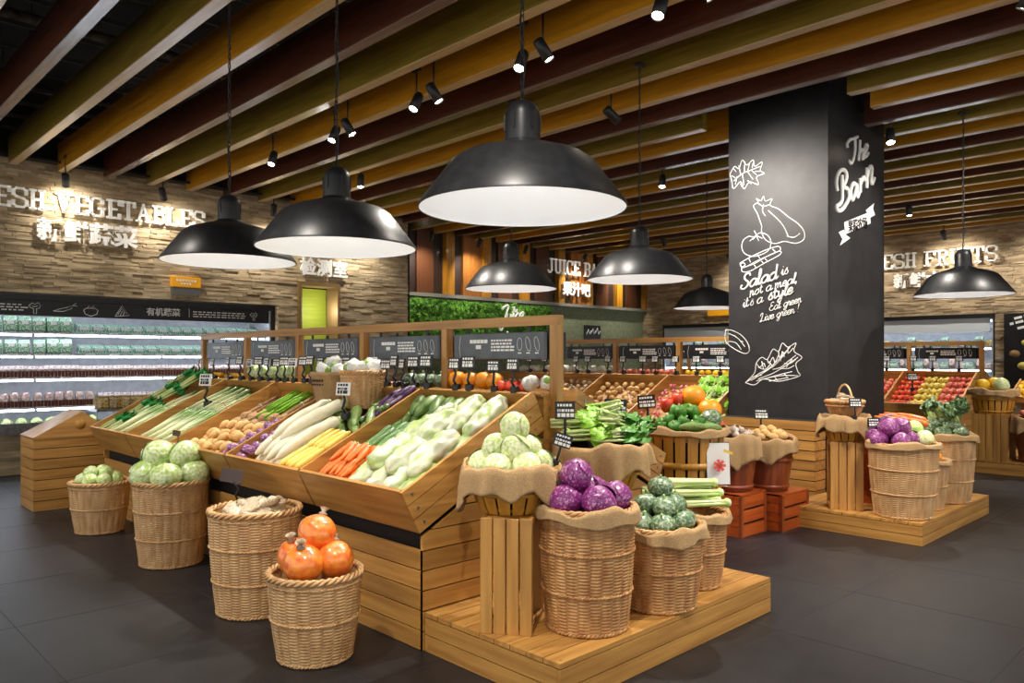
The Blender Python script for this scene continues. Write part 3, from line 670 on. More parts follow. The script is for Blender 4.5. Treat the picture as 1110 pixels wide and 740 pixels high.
k_carr = single('carrot', 'carrot', MB().blob(.19, lambda t: .021 * min(1, (t * 1.6) ** .6 + .12) * (1 if t < .9 else max(0, 1 - ((t - .9) / .1) ** 2) ** .5), 12, 14, namp=.004, nsc=40), M['carrot'],
                [('stub', MB().tube([(.09, 0, 0), (.105, 0, .002)], .007, 6), M['stalk'])])
k_cuc = single('cucumber', 'cucumber', MB().blob(.27, lambda t: .023 * rnd(t, 5), 14, 16, namp=.004, nsc=50, bend=.012), M['cucumber'])
k_bit = single('bitter_gourd', 'gourd', MB().blob(.26, lambda t: .034 * (rnd(t, 2.2)), 20, 22, namp=.012, nsc=70, ribs=10, ramp=.14, bend=.012), M['gourd'])
k_loo = single('loofah_gourd', 'gourd', MB().blob(.36, lambda t: .04 * rnd(t, 3) * (.7 + .35 * t), 20, 18, ribs=9, ramp=.14, bend=.02, namp=.008, nsc=12), M['gourd'])
k_green = single('green_gourd', 'gourd', MB().blob(.25, lambda t: .04 * rnd(t, 2.4), 16, 14, ribs=8, ramp=.1, bend=.01), M['loofah'])
k_egg = single('eggplant', 'eggplant', MB().blob(.3, lambda t: .028 * rnd(t, 4) * (.8 + .3 * t), 14, 16, bend=.02), M['eggplant'],
               [('calyx', MB().blob(.05, lambda t: .022 * rnd(t, 2), 8, 5, M=Matrix.Translation((-.145, 0, -.02))), M['loofah'])])
k_corn = single('corn_cob', 'corn', MB().blob(.24, lambda t: .027 * rnd(t, 5) * (1 - .3 * t), 20, 18, namp=.003, nsc=90), M['corn'])
k_cornh = single('husked_corn', 'corn', MB().blob(.27, lambda t: .031 * rnd(t, 3.5), 10, 12, ribs=5, ramp=.12), M['corn_husk'])
def bundle(n, L, r, fan, lay=2, wob=.01, seed=1):
    rr_ = random.Random(seed); mb = MB()
    for i in range(n):
        a = rr_.uniform(-1, 1); b = rr_.uniform(0, 1)
        P_ = []
        for k in range(7):
            t = k / 6; P_.append((( t - .5) * L * rr_.uniform(.97, 1.03), a * (.6 + fan * t) * n * r * .42, r + b * lay * r * 1.5 + wob * sin(t * 3 + i)))
        mb.tube(P_, [r * .9, r, r, r * .95, r * .9, r * .7, r * .35], 6)
    return mb
k_leek = single('leek_bundle', 'leeks', bundle(10, .5, .013, .5), M['leek'], [('tie_band', MB().tube([(-.05 , .06 * cos(a), .022 + .03 * sin(a)) for a in [2 * PI * q / 12 for q in range(12)]], .004, 5, closed=True), M['carrot'])])
k_leek2 = single('scallion_bundle', 'spring onions', bundle(16, .44, .008, .4, 3, seed=3), M['leek'], [('tie_band', MB().tube([(-.08 , .045 * cos(a), .02 + .026 * sin(a)) for a in [2 * PI * q / 12 for q in range(12)]], .003, 5, closed=True), M['tomato'])])
k_burd = single('burdock_bundle', 'burdock roots', bundle(9, .46, .011, .1, 2, .004, seed=4), M['yam'], [('tie_band', MB().tube([(.05 , .045 * cos(a), .02 + .028 * sin(a)) for a in [2 * PI * q / 12 for q in range(12)]], .003, 5, closed=True), M['sticker'])])
k_green_b = single('green_bean_bundle', 'green beans', bundle(22, .34, .006, .1, 4, .01, seed=5), M['leaf_bright'])
k_oni = single('red_onion', 'onion', MB().blob(.066, lambda t: .034 * rnd(t, 2), 16, 10, M=Matrix.Rotation(-PI / 2, 4, 'Y')), M['onion'], [('tip', MB().tube([(0, 0, .03), (.002, 0, .045)], .005, 6), M['yam'])])
k_pot = single('potato', 'potato', MB().blob(.10, lambda t: .034 * rnd(t, 2.2), 14, 10, namp=.012, nsc=14), M['potato'])
k_yam = single('taro_root', 'taro', MB().blob(.13, lambda t: .04 * rnd(t, 2), 14, 12, namp=.014, nsc=16, seed=4), M['yam'])
k_pom = single('wrapped_pomelo', 'pomelo', MB().blob(.15, lambda t: .078 * rnd(t, 2), 28, 18, namp=.008, nsc=14, M=Matrix.Rotation(-PI / 2, 4, 'Y')), M['pomelo'],
               [('film_knot', MB().lathe([(.004, .07), (.02, .078), (.008, .088), (.022, .104)], 10), M['film'])])
def fruit(name, cat, r, m, dimple=.25, stem=True, namp=0):
    prof = []
    for i in range(13):
        a = -PI / 2 + PI * i / 12; rr_ = r * cos(a); z = r * .92 * sin(a)
        if i in (11, 12): z -= r * dimple * (1 if i == 12 else .25)
        prof.append((max(rr_, 1e-4), z))
    mb = MB().lathe(prof, 18)
    return single(name, cat, mb, m, [('stem', MB().tube([(0, 0, r * .6), (r * .12, 0, r * 1.02)], r * .06, 5), M['yam'])] if stem else [])
k_tom = fruit('tomato', 'tomato', .034, M['tomato'], .2)
k_app = fruit('red_apple', 'apple', .042, M['apple'])
k_pear = single('yellow_pear', 'pear', MB().lathe([(1e-4, -.04), (.025, -.036), (.038, -.012), (.036, .012), (.022, .034), (.014, .05), (1e-4, .056)], 16), M['pear'], [('stem', MB().tube([(0, 0, .05), (.006, 0, .07)], .003, 5), M['yam'])])
k_lem = single('lemon', 'lemon', MB().blob(.085, lambda t: .03 * rnd(t, 1.9), 14, 12), M['lemon'])
k_mel = fruit('yellow_melon', 'melon', .085, M['lemon'], .05)
k_ormel = fruit('orange_gourd', 'gourd', .07, M['orange'], .12)
k_pep = single('green_pepper', 'pepper', MB().lathe([(1e-4, -.045), (.02, -.05), (.034, -.03), (.04, .01), (.034, .034), (.012, .03), (1e-4, .026)], 18), M['leaf'], [('stem', MB().tube([(0, 0, .026), (.004, 0, .05)], .005, 6), M['stalk'])])
k_rpep = single('red_pepper', 'pepper', MB().lathe([(1e-4, -.045), (.02, -.05), (.034, -.03), (.04, .01), (.034, .034), (.012, .03), (1e-4, .026)], 18), M['tomato'], [('stem', MB().tube([(0, 0, .026), (.004, 0, .05)], .005, 6), M['stalk'])])
k_rad = single('red_radish', 'radish', MB().blob(.06, lambda t: .02 * rnd(t, 2), 12, 8), M['radish'])
k_gar = single('garlic_bulb', 'garlic', MB().lathe([(1e-4, -.02), (.02, -.02), (.028, -.004), (.02, .014), (.007, .024), (.005, .04)], 14), M['garlic'])
k_mush = single('mushroom', 'mushroom', MB().lathe([(1e-4, -.03), (.014, -.03), (.012, 0), (.035, .002), (.03, .02), (.012, .032), (1e-4, .034)], 16), M['mushroom'])
k_art = None
def leafy(name, cat, n, L, m_leaf, m_stalk, seed, curl=.5, spread=.5, lw=.05, stalk_r=.008, sh=None):
    """bunch along +x: stalks at the -x end, leaves at +x"""
    rr_ = random.Random(seed); st = MB(); lf = MB()
    for i in range(n):
        a = rr_.uniform(-1, 1); b = rr_.uniform(0, 1); P_ = []
        for k in range(6):
            t = k / 5; P_.append(Vector(((t - .5) * L * .9, a * spread * L * (.12 + .3 * t), stalk_r + b * .05 + .03 * t * b)))
        st.tube(P_, [stalk_r * 1.2, stalk_r, stalk_r, stalk_r * .8, stalk_r * .6, stalk_r * .4], 5)
        c0 = P_[3]; d = (P_[5] - P_[2]).normalized(); sd = Vector((-d.y, d.x, rr_.uniform(-.4, .4))).normalized(); up = d.cross(sd) * (-1)
        LL = L * rr_.uniform(.35, .5); vs = []; fs = []; nn = 5
        for u in range(nn + 1):
            t = u / nn
            for v_ in range(5):
                w_ = (v_ / 4 - .5) * 2
                wd = lw * sin(PI * min(1, .12 + t * .88)) ** .7
                vs.append(c0 + d * LL * t + sd * wd * w_ + Vector((0, 0, .012)) * (sin(t * 7 + i) + cos(w_ * 5 + u)) + up * (-curl * .03 * t * t + .35 * wd * abs(w_)))
        for u in range(nn):
            for v_ in range(4): fs.append((u * 5 + v_, u * 5 + v_ + 1, (u + 1) * 5 + v_ + 1, (u + 1) * 5 + v_))
        lf.add(vs, fs, True)
    o = st.build(name, m_stalk); lf.build('leaves', m_leaf, o); return Kind(o, cat)
k_celb = leafy('leafy_green_bunch', 'leafy greens', 10, .34, M['leaf_bright'], M['stalk'], 1, lw=.052, spread=.7)
k_spin = leafy('dark_leafy_bunch', 'leafy greens', 12, .30, M['leaf'], M['stalk'], 2, lw=.04)
k_kale = leafy('curly_kale_bunch', 'kale', 16, .2, M['artichoke'], M['stalk'], 5, lw=.045, spread=.9)
k_bagg = leafy('bagged_greens_bunch', 'bagged greens', 9, .3, M['bag_green'], M['stalk'], 8, lw=.05)
def celery(seed):
    rr_ = random.Random(seed); mb = MB()
    for i in range(6):
        y = (i % 3 - 1) * .02; z = .02 + .018 * (i // 3)
        mb.tube([(-.2, y, z), (-.18, y * 1.3, z), (.0, y * 1.3, z), (.14, y * .9, z), (.19, y * .7, z)], [.012, .017, .014, .014, .016], 8)
    mb.blob(.05, lambda t: .036 * rnd(t, 2), 12, 6, M=Matrix.Translation((.2, 0, .028)))
    return single('celery_head', 'celery', mb, M['stalk'], [('pale_base', MB().blob(.03, lambda t: .03 * rnd(t, 2), 12, 6, M=Matrix.Translation((.215, 0, .028))), M['daikon'])])
k_cel = celery(3)
def bag(name, cat, L, W, Hh, m, seed, extra=()):
    mb = MB().blob(L, lambda t: W / 2 * rnd(t, 3), 16, 12, yz=(1, Hh / W), namp=.03, nsc=18, seed=seed); return single(name, cat, mb, m, extra)
k_bag = bag('film_bag', 'bag', .24, .18, .05, M['film'], 1)
k_mbag = bag('mushroom_bag', 'bag', .15, .13, .12, M['mush_bag'], 3, [('green_label', MB().blob(.06, lambda t: .04 * rnd(t, 2), 12, 6, M=Matrix.Translation((-.05, 0, .02))), M['green_core'])])

DIRN = ['right', 'back right', 'back', 'back left', 'left', 'front left', 'front', 'front right']
def vdir(dx, dy):   # view-relative direction name of a horizontal offset
    r_ = dx * RT.x + dy * RT.y; f_ = dx * FW.x + dy * FW.y
    return DIRN[int(round(math.atan2(f_, r_) / (PI / 4))) % 8]
def heap(kind, c, r, layers, base, group, lie=False, sc=1, jit=.15):
    """layers: list of (n, ring radius factor, z, start angle)"""
    for li, (n, rf, z, a0) in enumerate(layers):
        for i in range(n):
            a = a0 + 2 * PI * i / n; dx, dy = r * rf * cos(a), r * rf * sin(a)
            tier = ('bottom ring', 'second ring', 'third ring', 'top')[li if len(layers) > 1 else 0]
            if n == 1: lb = base + (', topmost of the heap' if li else ', in the middle of the heap')
            else:
                lb = base + ', %s of the %s' % (vdir(dx, dy) if n <= 8 else ordn(i), 'heap' if len(layers) == 1 else tier)
            rot = (R.uniform(-.5, .5), R.uniform(-.5, .5), R.uniform(0, 6.3)) if not lie else (R.uniform(-.2, .2), R.uniform(-.25, .25), R.uniform(-.6, .6) + lie)
            kind.put((c[0] + dx, c[1] + dy, c[2] + z), lb, group, rot, sc * R.uniform(1 - jit * .5, 1 + jit * .5))

# ------------------------------------------------------------------ display gondolas
TH = math.radians(27); CT, ST = cos(TH), sin(TH)
class Gondola:
    def __init__(s, xc, y0, n, sec, label, back=True, front=True):
        s.xc, s.y0, s.n, s.sec = xc, y0, n, sec
        Ly = n * sec
        r = s.root = empty('produce_display_stand', (xc, y0, 0), 0, label, 'display stand')
        # base: planked front/back and sloping-topped sides
        def ztop(x): return .585 + .51 * (1.01 - abs(x))
        b = MB(); h = .1
        for i in range(5):
            z0, z1 = i * .1025 + .003, i * .1025 + .099
            for sx in (-1, 1):
                xa, xb = sorted((sx * 1.01, sx * .985)); b.box((xa, .002, z0), (xb, Ly - .002, z1))
        b.build('front_slats', M['wood_y'], r)
        for ys, nm in ((0, 'end_slats'), (Ly - .02, 'end_slats')):
            b = MB()
            for i in range(11):
                z0, z1 = i * .1025 + .003, i * .1025 + .099
                w0 = 1.01 if z0 < .585 else 1.01 - (z0 - .585) / .51; w1 = 1.01 if z1 < .585 else 1.01 - (z1 - .585) / .51
                if w1 < .03: break
                wm = [(-w0, z0), (w0, z0)]
                if z0 < .585 < z1: wm.append((1.01, .585)); tail = [(-1.01, .585)]
                else: tail = []
                pts_ = wm + [(w1, z1), (-w1, z1)] + tail
                b.prism(pts_, .02, Matrix(((1, 0, 0, 0), (0, 0, 1, ys), (0, 1, 0, 0), (0, 0, 0, 1))))
            b.build(nm, M['wood_x'], r)
        MB().box((-.96, .022, 0), (.96, Ly - .022, .6)).build('core_carcass', M['dark_void'], r)  # dark core puts painted shade behind the slats and in the front recess
        for sx in (-1, 1):
            if sx == 1 and not back: continue
            def T(s_, y, n_, sx=sx): # local point
                return Vector((sx * (1.03 - s_ * CT + n_ * ST), y, .607 + s_ * ST + n_ * CT))
            def slab(mb, s0, s1, y0_, y1_, n0, n1):
                c = [T(a, b_, c_) for c_ in (n0, n1) for (a, b_) in ((s0, y0_), (s1, y0_), (s1, y1_), (s0, y1_))]
                mb.add(c, [(0,3,2,1),(4,5,6,7),(0,1,5,4),(1,2,6,5),(2,3,7,6),(3,0,4,7)])
            for k in range(n):
                ya, yb = k * sec + .022, (k + 1) * sec - .003
                mb = MB(); slab(mb, 0, .02, ya, yb, 0, .25)
                slab(mb, .02, 1.02, ya, yb, .085, .10)
                for q in range(3): slab(mb, 1.02, 1.04, ya, yb, q * .085, q * .085 + .078)
                mb.build('tray', M['wood_y'], r)
            for k in range(n + 1):
                y = min(max(k * sec, .0), Ly)
                if k in (0, n):
                    mb = MB(); yy_ = (-.002, .02) if k == 0 else (Ly - .02, Ly + .002)
                    for q in range(3): slab(mb, -.002, 1.055, yy_[0], yy_[1], q * .084, q * .084 + .079)
                    mb.build('end_panel', M['wood_x'], r)
                    bt = MB()
                    for s_ in (.05, .97):
                        for q in range(3): bt.cbox((0, 0, 0), (.012, .006, .012), Matrix.Translation(T(s_, yy_[0] - .002 if k == 0 else yy_[1] + .002, q * .084 + .04)))
                    bt.build('screw_heads', M['steel'], r)
                else:
                    mb = MB(); slab(mb, .02, 1.02, y - .003, y + .019, .1, .25); mb.build('divider', M['wood_x'], r)
        # header frame
        f = MB()
        f.box((-.03, -.03, 1.70), (.03, Ly + .03, 1.76)).build('header_beam', M['wood_y'], r)
        for k in range(n + 1): MB().box((-.029, k * sec - .03, 1.08), (.029, k * sec + .03, 1.70)).build('header_post', M['wood_z'], r)
        MB().box((-.11, .02, 1.27), (.11, Ly - .02, 1.285)).box((-.09, .02, .9), (.09, Ly - .02, 1.27)).build('centre_shelf', M['wood_y'], r)
    def W(s, ss, y, n_, sx=-1):
        return Vector((s.xc + sx * (1.03 - ss * CT + n_ * ST), s.y0 + y, .607 + ss * ST + n_ * CT))
    def mat(s, loc, yaw=0, roll=0, sx=-1):   # axes: x up the slope, y along, z the slope's normal
        ex = Vector((-sx * CT, 0, ST)); ez = Vector((sx * ST, 0, CT)); ey = ez.cross(ex)
        Mx = Matrix((ex, ey, ez)).transposed().to_4x4()
        return Matrix.Translation(loc) @ Mx @ Matrix.Rotation(yaw, 4, 'Z') @ Matrix.Rotation(roll, 4, 'X')
    def lay(s, kind, rows, base, group, sx=-1, yaw=0, jy=.01, js=.01, jw=.06, sc=1, roll=True):
        """rows: [(s, n, [y...])] front row first, y listed from the viewer's left (high y) to right"""
        for ri, (ss, n_, ys) in enumerate(rows):
            for ci, y in enumerate(ys):
                lb = base + ', %s from the left%s' % (ordn(ci), ' in the %s row' % ordn(ri) if len(rows) > 1 else '') if len(ys) > 1 else base + (', %s row' % ordn(ri) if len(rows) > 1 else '')
                loc = s.W(ss + R.uniform(-js, js), y + R.uniform(-jy, jy), n_, sx)
                kind.put(None, lb, group, M=s.mat(loc, yaw + R.uniform(-jw, jw), R.uniform(0, 6.3) if roll else 0, sx), sc=sc * R.uniform(.93, 1.05))
def ys(a, b, n): return [b - (b - a) * i / max(1, n - 1) for i in range(n)]

GA = Gondola(3.42, 3.13, 5, 1.034, 'long double-sided honey-wood produce stand with sloping trays and header frame')
GB = Gondola(8.195, 4.42, 4, 1.0, 'middle double-sided wooden produce stand running back beside the black pillar')
GC = Gondola(13.245, 3.38, 5, 1.03, 'far wooden fruit stand with tomatoes, pears and apples before the right chiller')

# ---- stand A, near section (y 0..1.03)
G = 'wrapped napa cabbages in the near tray'
base = 'film-wrapped pale napa cabbage'
near = [(k_napa, .19, .60, .155, 'front row against the carrots'), (k_napa, .185, .44, .15, 'front row, middle one'), (k_napa, .19, .28, .15, 'front row, near the end panel'), (k_napa, .185, .12, .15, 'front row, touching the end panel'),
        (k_napa, .33, .53, .225, 'second row beside the carrots'), (k_napa, .32, .35, .225, 'second row, middle one'), (k_napl, .36, .17, .235, 'long one, second row at the end panel'),
        (k_napa, .56, .56, .21, 'third row beside the cucumbers'), (k_napl, .60, .39, .24, 'long one crossing the middle of the heap'), (k_napa, .76, .56, .19, 'fourth row beside the dark gourds'),
        (k_napl, .80, .36, .21, 'long one topmost on the left side'), (k_napl, .79, .16, .21, 'long one topmost at the end panel'), (k_napa, .50, .13, .16, 'under the long ones at the end panel')]
for kd, ss, y, n_, nm in near: kd.put(None, base + ', ' + nm, G, M=GA.mat(GA.W(ss, y, n_), R.uniform(-.12, .12) + (.12 if kd is k_napl else 0), R.uniform(0, 6)))
GA.lay(k_carr, [(.13, .13, ys(.68, .98, 8)), (.15, .165, ys(.69, .97, 7)), (.16, .20, ys(.72, .95, 6)), (.29, .15, ys(.69, .98, 8)), (.31, .19, ys(.70, .97, 7)), (.27, .23, ys(.73, .94, 5))], 'orange carrot in the near tray', 'carrots heaped in the near tray', yaw=.15, jw=.3)
GA.lay(k_cuc, [(.50, .125, ys(.70, .99, 6)), (.52, .165, ys(.72, .96, 5)), (.66, .15, ys(.72, .98, 5))], 'green cucumber behind the carrots', 'cucumbers behind the carrots', yaw=.1, jw=.15)
GA.lay(k_green, [(.84, .14, ys(.52, .99, 6)), (.90, .20, ys(.56, .95, 5))], 'dark green gourd at the tray top', 'dark gourds at the top of the near tray', yaw=.3, jw=.3)
# ---- second section (1.03..2.07)
GA.lay(k_cuc, [(.16, .13, [1.12, 1.07]), (.42, .13, [1.13, 1.08]), (.68, .13, [1.14, 1.09])], 'slim green cucumber along the wooden divider', 'cucumbers along the divider', jw=.03)
GA.lay(k_cornh, [(.17, .14, ys(1.18, 1.38, 4)), (.36, .14, ys(1.18, 1.38, 4))], 'husked corn under the yellow cobs', 'husked corn in the second tray', jw=.05)
GA.lay(k_corn, [(.18, .20, ys(1.22, 1.42, 4)), (.40, .20, ys(1.22, 1.42, 4))], 'yellow corn cob beside white radishes', 'yellow corn cobs in the second tray', jw=.05)
GA.lay(k_daik, [(.32, .15, ys(1.50, 1.86, 5)), (.36, .225, ys(1.53, 1.83, 4)), (.48, .29, ys(1.60, 1.76, 2))], 'long white radish in the second tray', 'white radishes in the second tray', yaw=-.08, jw=.08, roll=False)
GA.lay(k_loo, [(.62, .15, ys(1.2, 1.9, 5)), (.72, .20, ys(1.25, 1.85, 4))], 'pale green ridged gourd behind corn', 'ridged gourds in the second tray', yaw=.9, jw=.2)
GA.lay(k_egg, [(.80, .20, ys(1.1, 1.3, 4)), (.90, .24, ys(1.1, 1.25, 3))], 'glossy dark eggplant by the divider', 'eggplants by the divider', yaw=.1)
GA.lay(k_bit, [(.92, .15, ys(1.3, 1.48, 3))], 'bumpy green bitter gourd behind eggplants', 'bitter gourds', yaw=.5)
# ---- third section (2.07..3.1)
GA.lay(k_oni, [(.07 + .075 * i, .19 + .02 * (i % 2), ys(1.96, 2.26, 5)) for i in range(7)], 'red onion in third tray', 'red onions in the third tray')
GA.lay(k_pot, [(.07 + .075 * i, .145 + .03 * (i % 2), ys(2.34 + .04 * (i % 2), 2.99, 7)) for i in range(6)], 'yellow potato in third tray', 'potatoes in the third tray', jy=.03, js=.025, jw=1.2)
GA.lay(k_yam, [(.50 + .11 * i, .15, ys(2.36, 2.98, 5)) for i in range(2)], 'brown taro root in third tray', 'taro roots in the third tray', jy=.02, jw=.8)
GA.lay(k_green_b, [(.76, .14, ys(2.56, 2.72, 2)), (.86, .18, ys(2.56, 2.7, 2))], 'bright green bean bundle, upper third tray', 'green bean bundles')
GA.lay(k_burd, [(.72, .13, ys(2.82, 3.02, 2)), (.8, .13, ys(2.14, 2.44, 3))], 'brown burdock bundle, upper third tray', 'burdock bundles in the third tray', jw=.03)
# ---- fourth section (3.1..4.14)
GA.lay(k_burd, [(.26, .12, [3.18]), (.70, .12, ys(3.18, 3.36, 2))], 'brown burdock bundle in fourth tray', 'burdock bundles in the fourth tray', jw=.03)
GA.lay(k_leek, [(.27, .12, ys(3.34, 4.0, 5)), (.30, .16, ys(3.42, 3.92, 4))], 'green-topped leek bundle, fourth tray', 'leek bundles in the fourth tray', jw=.05, roll=False)
GA.lay(k_leek2, [(.76, .12, ys(3.5, 4.02, 5)), (.78, .16, ys(3.56, 3.96, 4))], 'white scallion bundle, upper fourth tray', 'scallion bundles in the fourth tray', jw=.05, roll=False)
# ---- fifth section (4.14..5.17)
GA.lay(k_leek, [(.27, .12, ys(4.22, 4.72, 4)), (.30, .16, ys(4.26, 4.66, 3))], 'green-topped leek bundle, fifth tray', 'leek bundles in the fifth tray', jw=.05, roll=False)
GA.lay(k_leek2, [(.74, .13, ys(4.22, 4.7, 4))], 'pale scallion bundle, fifth tray', 'scallion bundles in the fifth tray', jw=.05, roll=False)
GA.lay(k_bagg, [(.18, .15, ys(4.84, 5.06, 2)), (.46, .16, ys(4.84, 5.06, 2)), (.74, .2, ys(4.82, 5.04, 2)), (.95, .24, ys(4.7, 5.0, 2))], 'shiny green bagged greens, far tray', 'bagged greens in the far tray', roll=False, jw=.2, sc=1.05)
# back side rows that show through the header frame
GA.lay(k_ormel, [(.96, .22, ys(.2, 1.0, 6))], 'orange gourd on the rear tray', 'orange gourds on the rear trays', sx=1)
GA.lay(k_app, [(.98, .24, ys(1.1, 2.6, 15)), (.9, .2, ys(1.1, 2.6, 14))], 'red apple on the rear tray', 'apples on the rear trays', sx=1)
GA.lay(k_mbag, [(.95, .22, ys(2.8, 5.0, 11))], 'white film bag on the rear tray', 'film bags on the rear trays', sx=1, roll=False)
GA.lay(k_tom, [(.84, .17, ys(.1, 1.0, 12))], 'tomato on the rear tray', 'tomatoes on the rear tray', sx=1)

# goods standing along the centre shelf between front rail and header boards
def shelfrow(G_, kind, y0, y1, n, z, base, group, sc=1, dx=.03, rot=None):
    for i in range(n):
        y = y1 - (y1 - y0) * i / max(1, n - 1)
        kind.put((G_.xc + dx + R.uniform(-.02, .02), G_.y0 + y, z), base + ', %s from the left' % ordn(i), group, rot or (0, 0, R.uniform(0, 6)), sc * R.uniform(.92, 1.06))
shelfrow(GA, k_ormel, .56, .95, 4, 1.35, 'orange gourd on the near centre shelf', 'orange gourds on the near centre shelf', .95)
shelfrow(GA, k_tom, .30, .50, 4, 1.32, 'tomato on the near centre shelf', 'tomatoes on the near centre shelf', 1.15)
shelfrow(GA, k_mbag, .10, .24, 2, 1.345, 'white film bag at the near post', 'film bags at the near post', .8)
shelfrow(GA, k_kab, 1.12, 1.46, 4, 1.34, 'green squash on the second centre shelf bay', 'squashes on the centre shelf', .8)
shelfrow(GA, k_app, 2.2, 2.95, 9, 1.325, 'red apple on the third centre shelf bay', 'apples on the centre shelf')
shelfrow(GA, k_fcab, 3.25, 4.0, 5, 1.36, 'wrapped cabbage on the fourth centre shelf bay', 'cabbages on the centre shelf', .7)
shelfrow(GA, k_lem, 4.25, 5.0, 8, 1.32, 'lemon on the fifth centre shelf bay', 'lemons on the centre shelf')
shelfrow(GB, k_lem, .3, .9, 7, 1.32, 'lemon on the middle stand centre shelf', 'lemons on the middle centre shelf', 1.15)
shelfrow(GB, k_app, 1.1, 1.9, 9, 1.325, 'apple on the middle stand centre shelf', 'apples on the middle centre shelf')
shelfrow(GB, k_mbag, 2.1, 3.8, 11, 1.345, 'white bag on the middle stand centre shelf', 'bags on the middle centre shelf', .9)
# ---- stand B
GB.lay(k_rad, [(.3 + .09 * i, .13 + .02 * (i % 2), ys(.56, .96, 6)) for i in range(8)], 'red radish in middle stand', 'red radishes in the middle stand', jy=.025, js=.02)
GB.lay(k_celb, [(.45, .13, ys(.08, .46, 3)), (.72, .15, ys(.08, .46, 3)), (.9, .17, ys(.08, .46, 3))], 'green leafy bunch beside the pillar', 'leafy bunches beside the pillar', roll=False, sc=.9)
GB.lay(k_pot, [(.3 + .13 * i, .14, ys(1.08, 1.92, 7)) for i in range(6)], 'brown potato in middle stand', 'potatoes in the middle stand', jy=.04, js=.035, jw=1.5)
GB.lay(k_mush, [(.45 + .1 * i, .15, ys(2.1, 2.92, 8)) for i in range(6)], 'pale mushroom in middle stand', 'mushrooms in the middle stand', jy=.03, js=.03)
GB.lay(k_gar, [(.55 + .1 * i, .14, ys(3.1, 3.9, 9)) for i in range(5)], 'garlic bulb in middle stand', 'garlic in the middle stand', jy=.03, js=.03)
GB.lay(k_lem, [(.96, .22, ys(.1, 1.1, 8))], 'lemon on the middle stand rear', 'lemons on the middle stand rear', sx=1)
# ---- stand C
GC.lay(k_tom, [(.08 + .078 * i, .13 + .035 * (i % 2), ys(.72, .98, 4)) for i in range(12)], 'red tomato on far stand', 'tomatoes on the far stand')
GC.lay(k_pear, [(.06 + .09 * i, .14 + .03 * (i % 2), ys(.40, .66, 4)) for i in range(11)], 'yellow pear on far stand', 'pears on the far stand')
GC.lay(k_app, [(.06 + .095 * i, .14 + .03 * (i % 2), ys(.07, .33, 4)) for i in range(10)], 'pink-red apple on far stand', 'apples on the far stand')
GC.lay(k_app, [(.5 + .095 * i, .14, ys(1.1, 1.6, 6)) for i in range(5)], 'apple left of the tomatoes', 'apples left of the tomatoes')

# ---- header boards, hung in the frames
def header_kind(m):
    root = empty('header_board')
    MB().box((-.012, -.43, -.085), (.012, .43, .085)).build('board', m, root, .004)
    MB().box((-.006, -.3, .085), (.006, -.28, .12)).box((-.006, .28, .085), (.006, .3, .12)).build('hanger', M['black'], root)
    rr_ = random.Random(4); mb = MB()
    def tick(y, z, w_, h_): mb.box((-.0145, y - w_, z), (-.012, y, z + h_))
    y = .3
    for j in range(5): tick(.26 - j * .036, .02, .03, .024)
    tick(.2, -.018, .05, .026)
    for row in range(4):
        yy_ = .05
        while yy_ > -.14:
            w_ = rr_.uniform(.012, .04); tick(yy_, .03 - row * .021, w_, .012); yy_ -= w_ + .008
    for q in range(3): tick(-.2 - q * .075, -.05, .03, .008)
    mb.build('chalk_writing', M['chalk'], root)
    dd = MB()
    for q in range(3):
        dd.tube([(-.0135, -.215 - q * .075 + .022 * cos(a) * (1 if q == 0 else 1), .01 + .04 * sin(a) + (.02 * cos(a) if q else 0)) for a in [2 * PI * k / 12 for k in range(12)]], .0018, 4, closed=True)
    dd.tube([(-.0135, .36, -.08), (-.0135, .37, .0), (-.0135, .36, .05), (-.0135, .355, .07)], .0018, 4)
    dd.build('chalk_drawing', M['chalk'], root)
    return Kind(root, 'signboard')
kh = header_kind(M['sign_grey']); kh2 = header_kind(M['sign_black'])
for G_, kk, n_, nm in ((GA, kh, 5, 'near stand'), (GB, kh2, 4, 'middle stand'), (GC, kh2, 5, 'far fruit stand')):
    for k in range(n_):
        kk.put((G_.xc, G_.y0 + (k + .5) * G_.sec, 1.578), 'dark header board with chalk lettering, %s from the pillar or near end of the %s' % (ordn(k), nm) if False else 'dark chalk header board, %s bay from the near end of %s' % (ordn(k), nm), 'header boards over the ' + nm)
        kh3 = kh2
    for k in range(n_):
        kh2.put((G_.xc + .12, G_.y0 + (k + .5) * G_.sec - .05, 1.575), 'rear header board behind the %s bay of %s' % (ordn(k), nm), 'rear header boards of the ' + nm, (0, 0, PI))

# ---- price signs
def price_kind(big, white=False):
    root = empty('price_sign')
    w_, h_ = (.115, .085) if big else (.09, .07)
    MB().box((-.022, -.02, 0), (.022, .02, .035)).tube([(0, -.026, .035), (0, .026, .035)], .006, 6).build('clip', M['sign_black'], root, .003)
    MB().tube([(0, 0, .03), (-.03, 0, .06), (-.008, 0, .10), (-.018, 0, .135)], .008, 6).build('arm', M['sign_black'], root)
    c = Matrix.Translation((-.022, 0, .165)) @ Matrix.Rotation(.15, 4, 'Y')
    MB().cbox((0, 0, 0), (.005, w_, h_), c).build('card', M['sticker'] if white else M['sign_black'], root)
    mb = MB(); rr_ = random.Random(3)
    for row in range(3):
        y = w_ * .38
        while y > -w_ * .32:
            ww = rr_.uniform(.006, .02) * (1.4 if row == 2 else 1)
            mb.box((-.0042, y - ww, h_ * (.22 - .3 * row)), (-.003, y, h_ * (.22 - .3 * row) + .012 + .006 * (row == 2)), c); y -= ww + .005
    mb.build('chalk_price', M['sign_black'] if white else M['chalk'], root)
    return Kind(root, 'price sign')
kp = price_kind(False); kpw = price_kind(False, True); kpb = price_kind(True)
n = 0
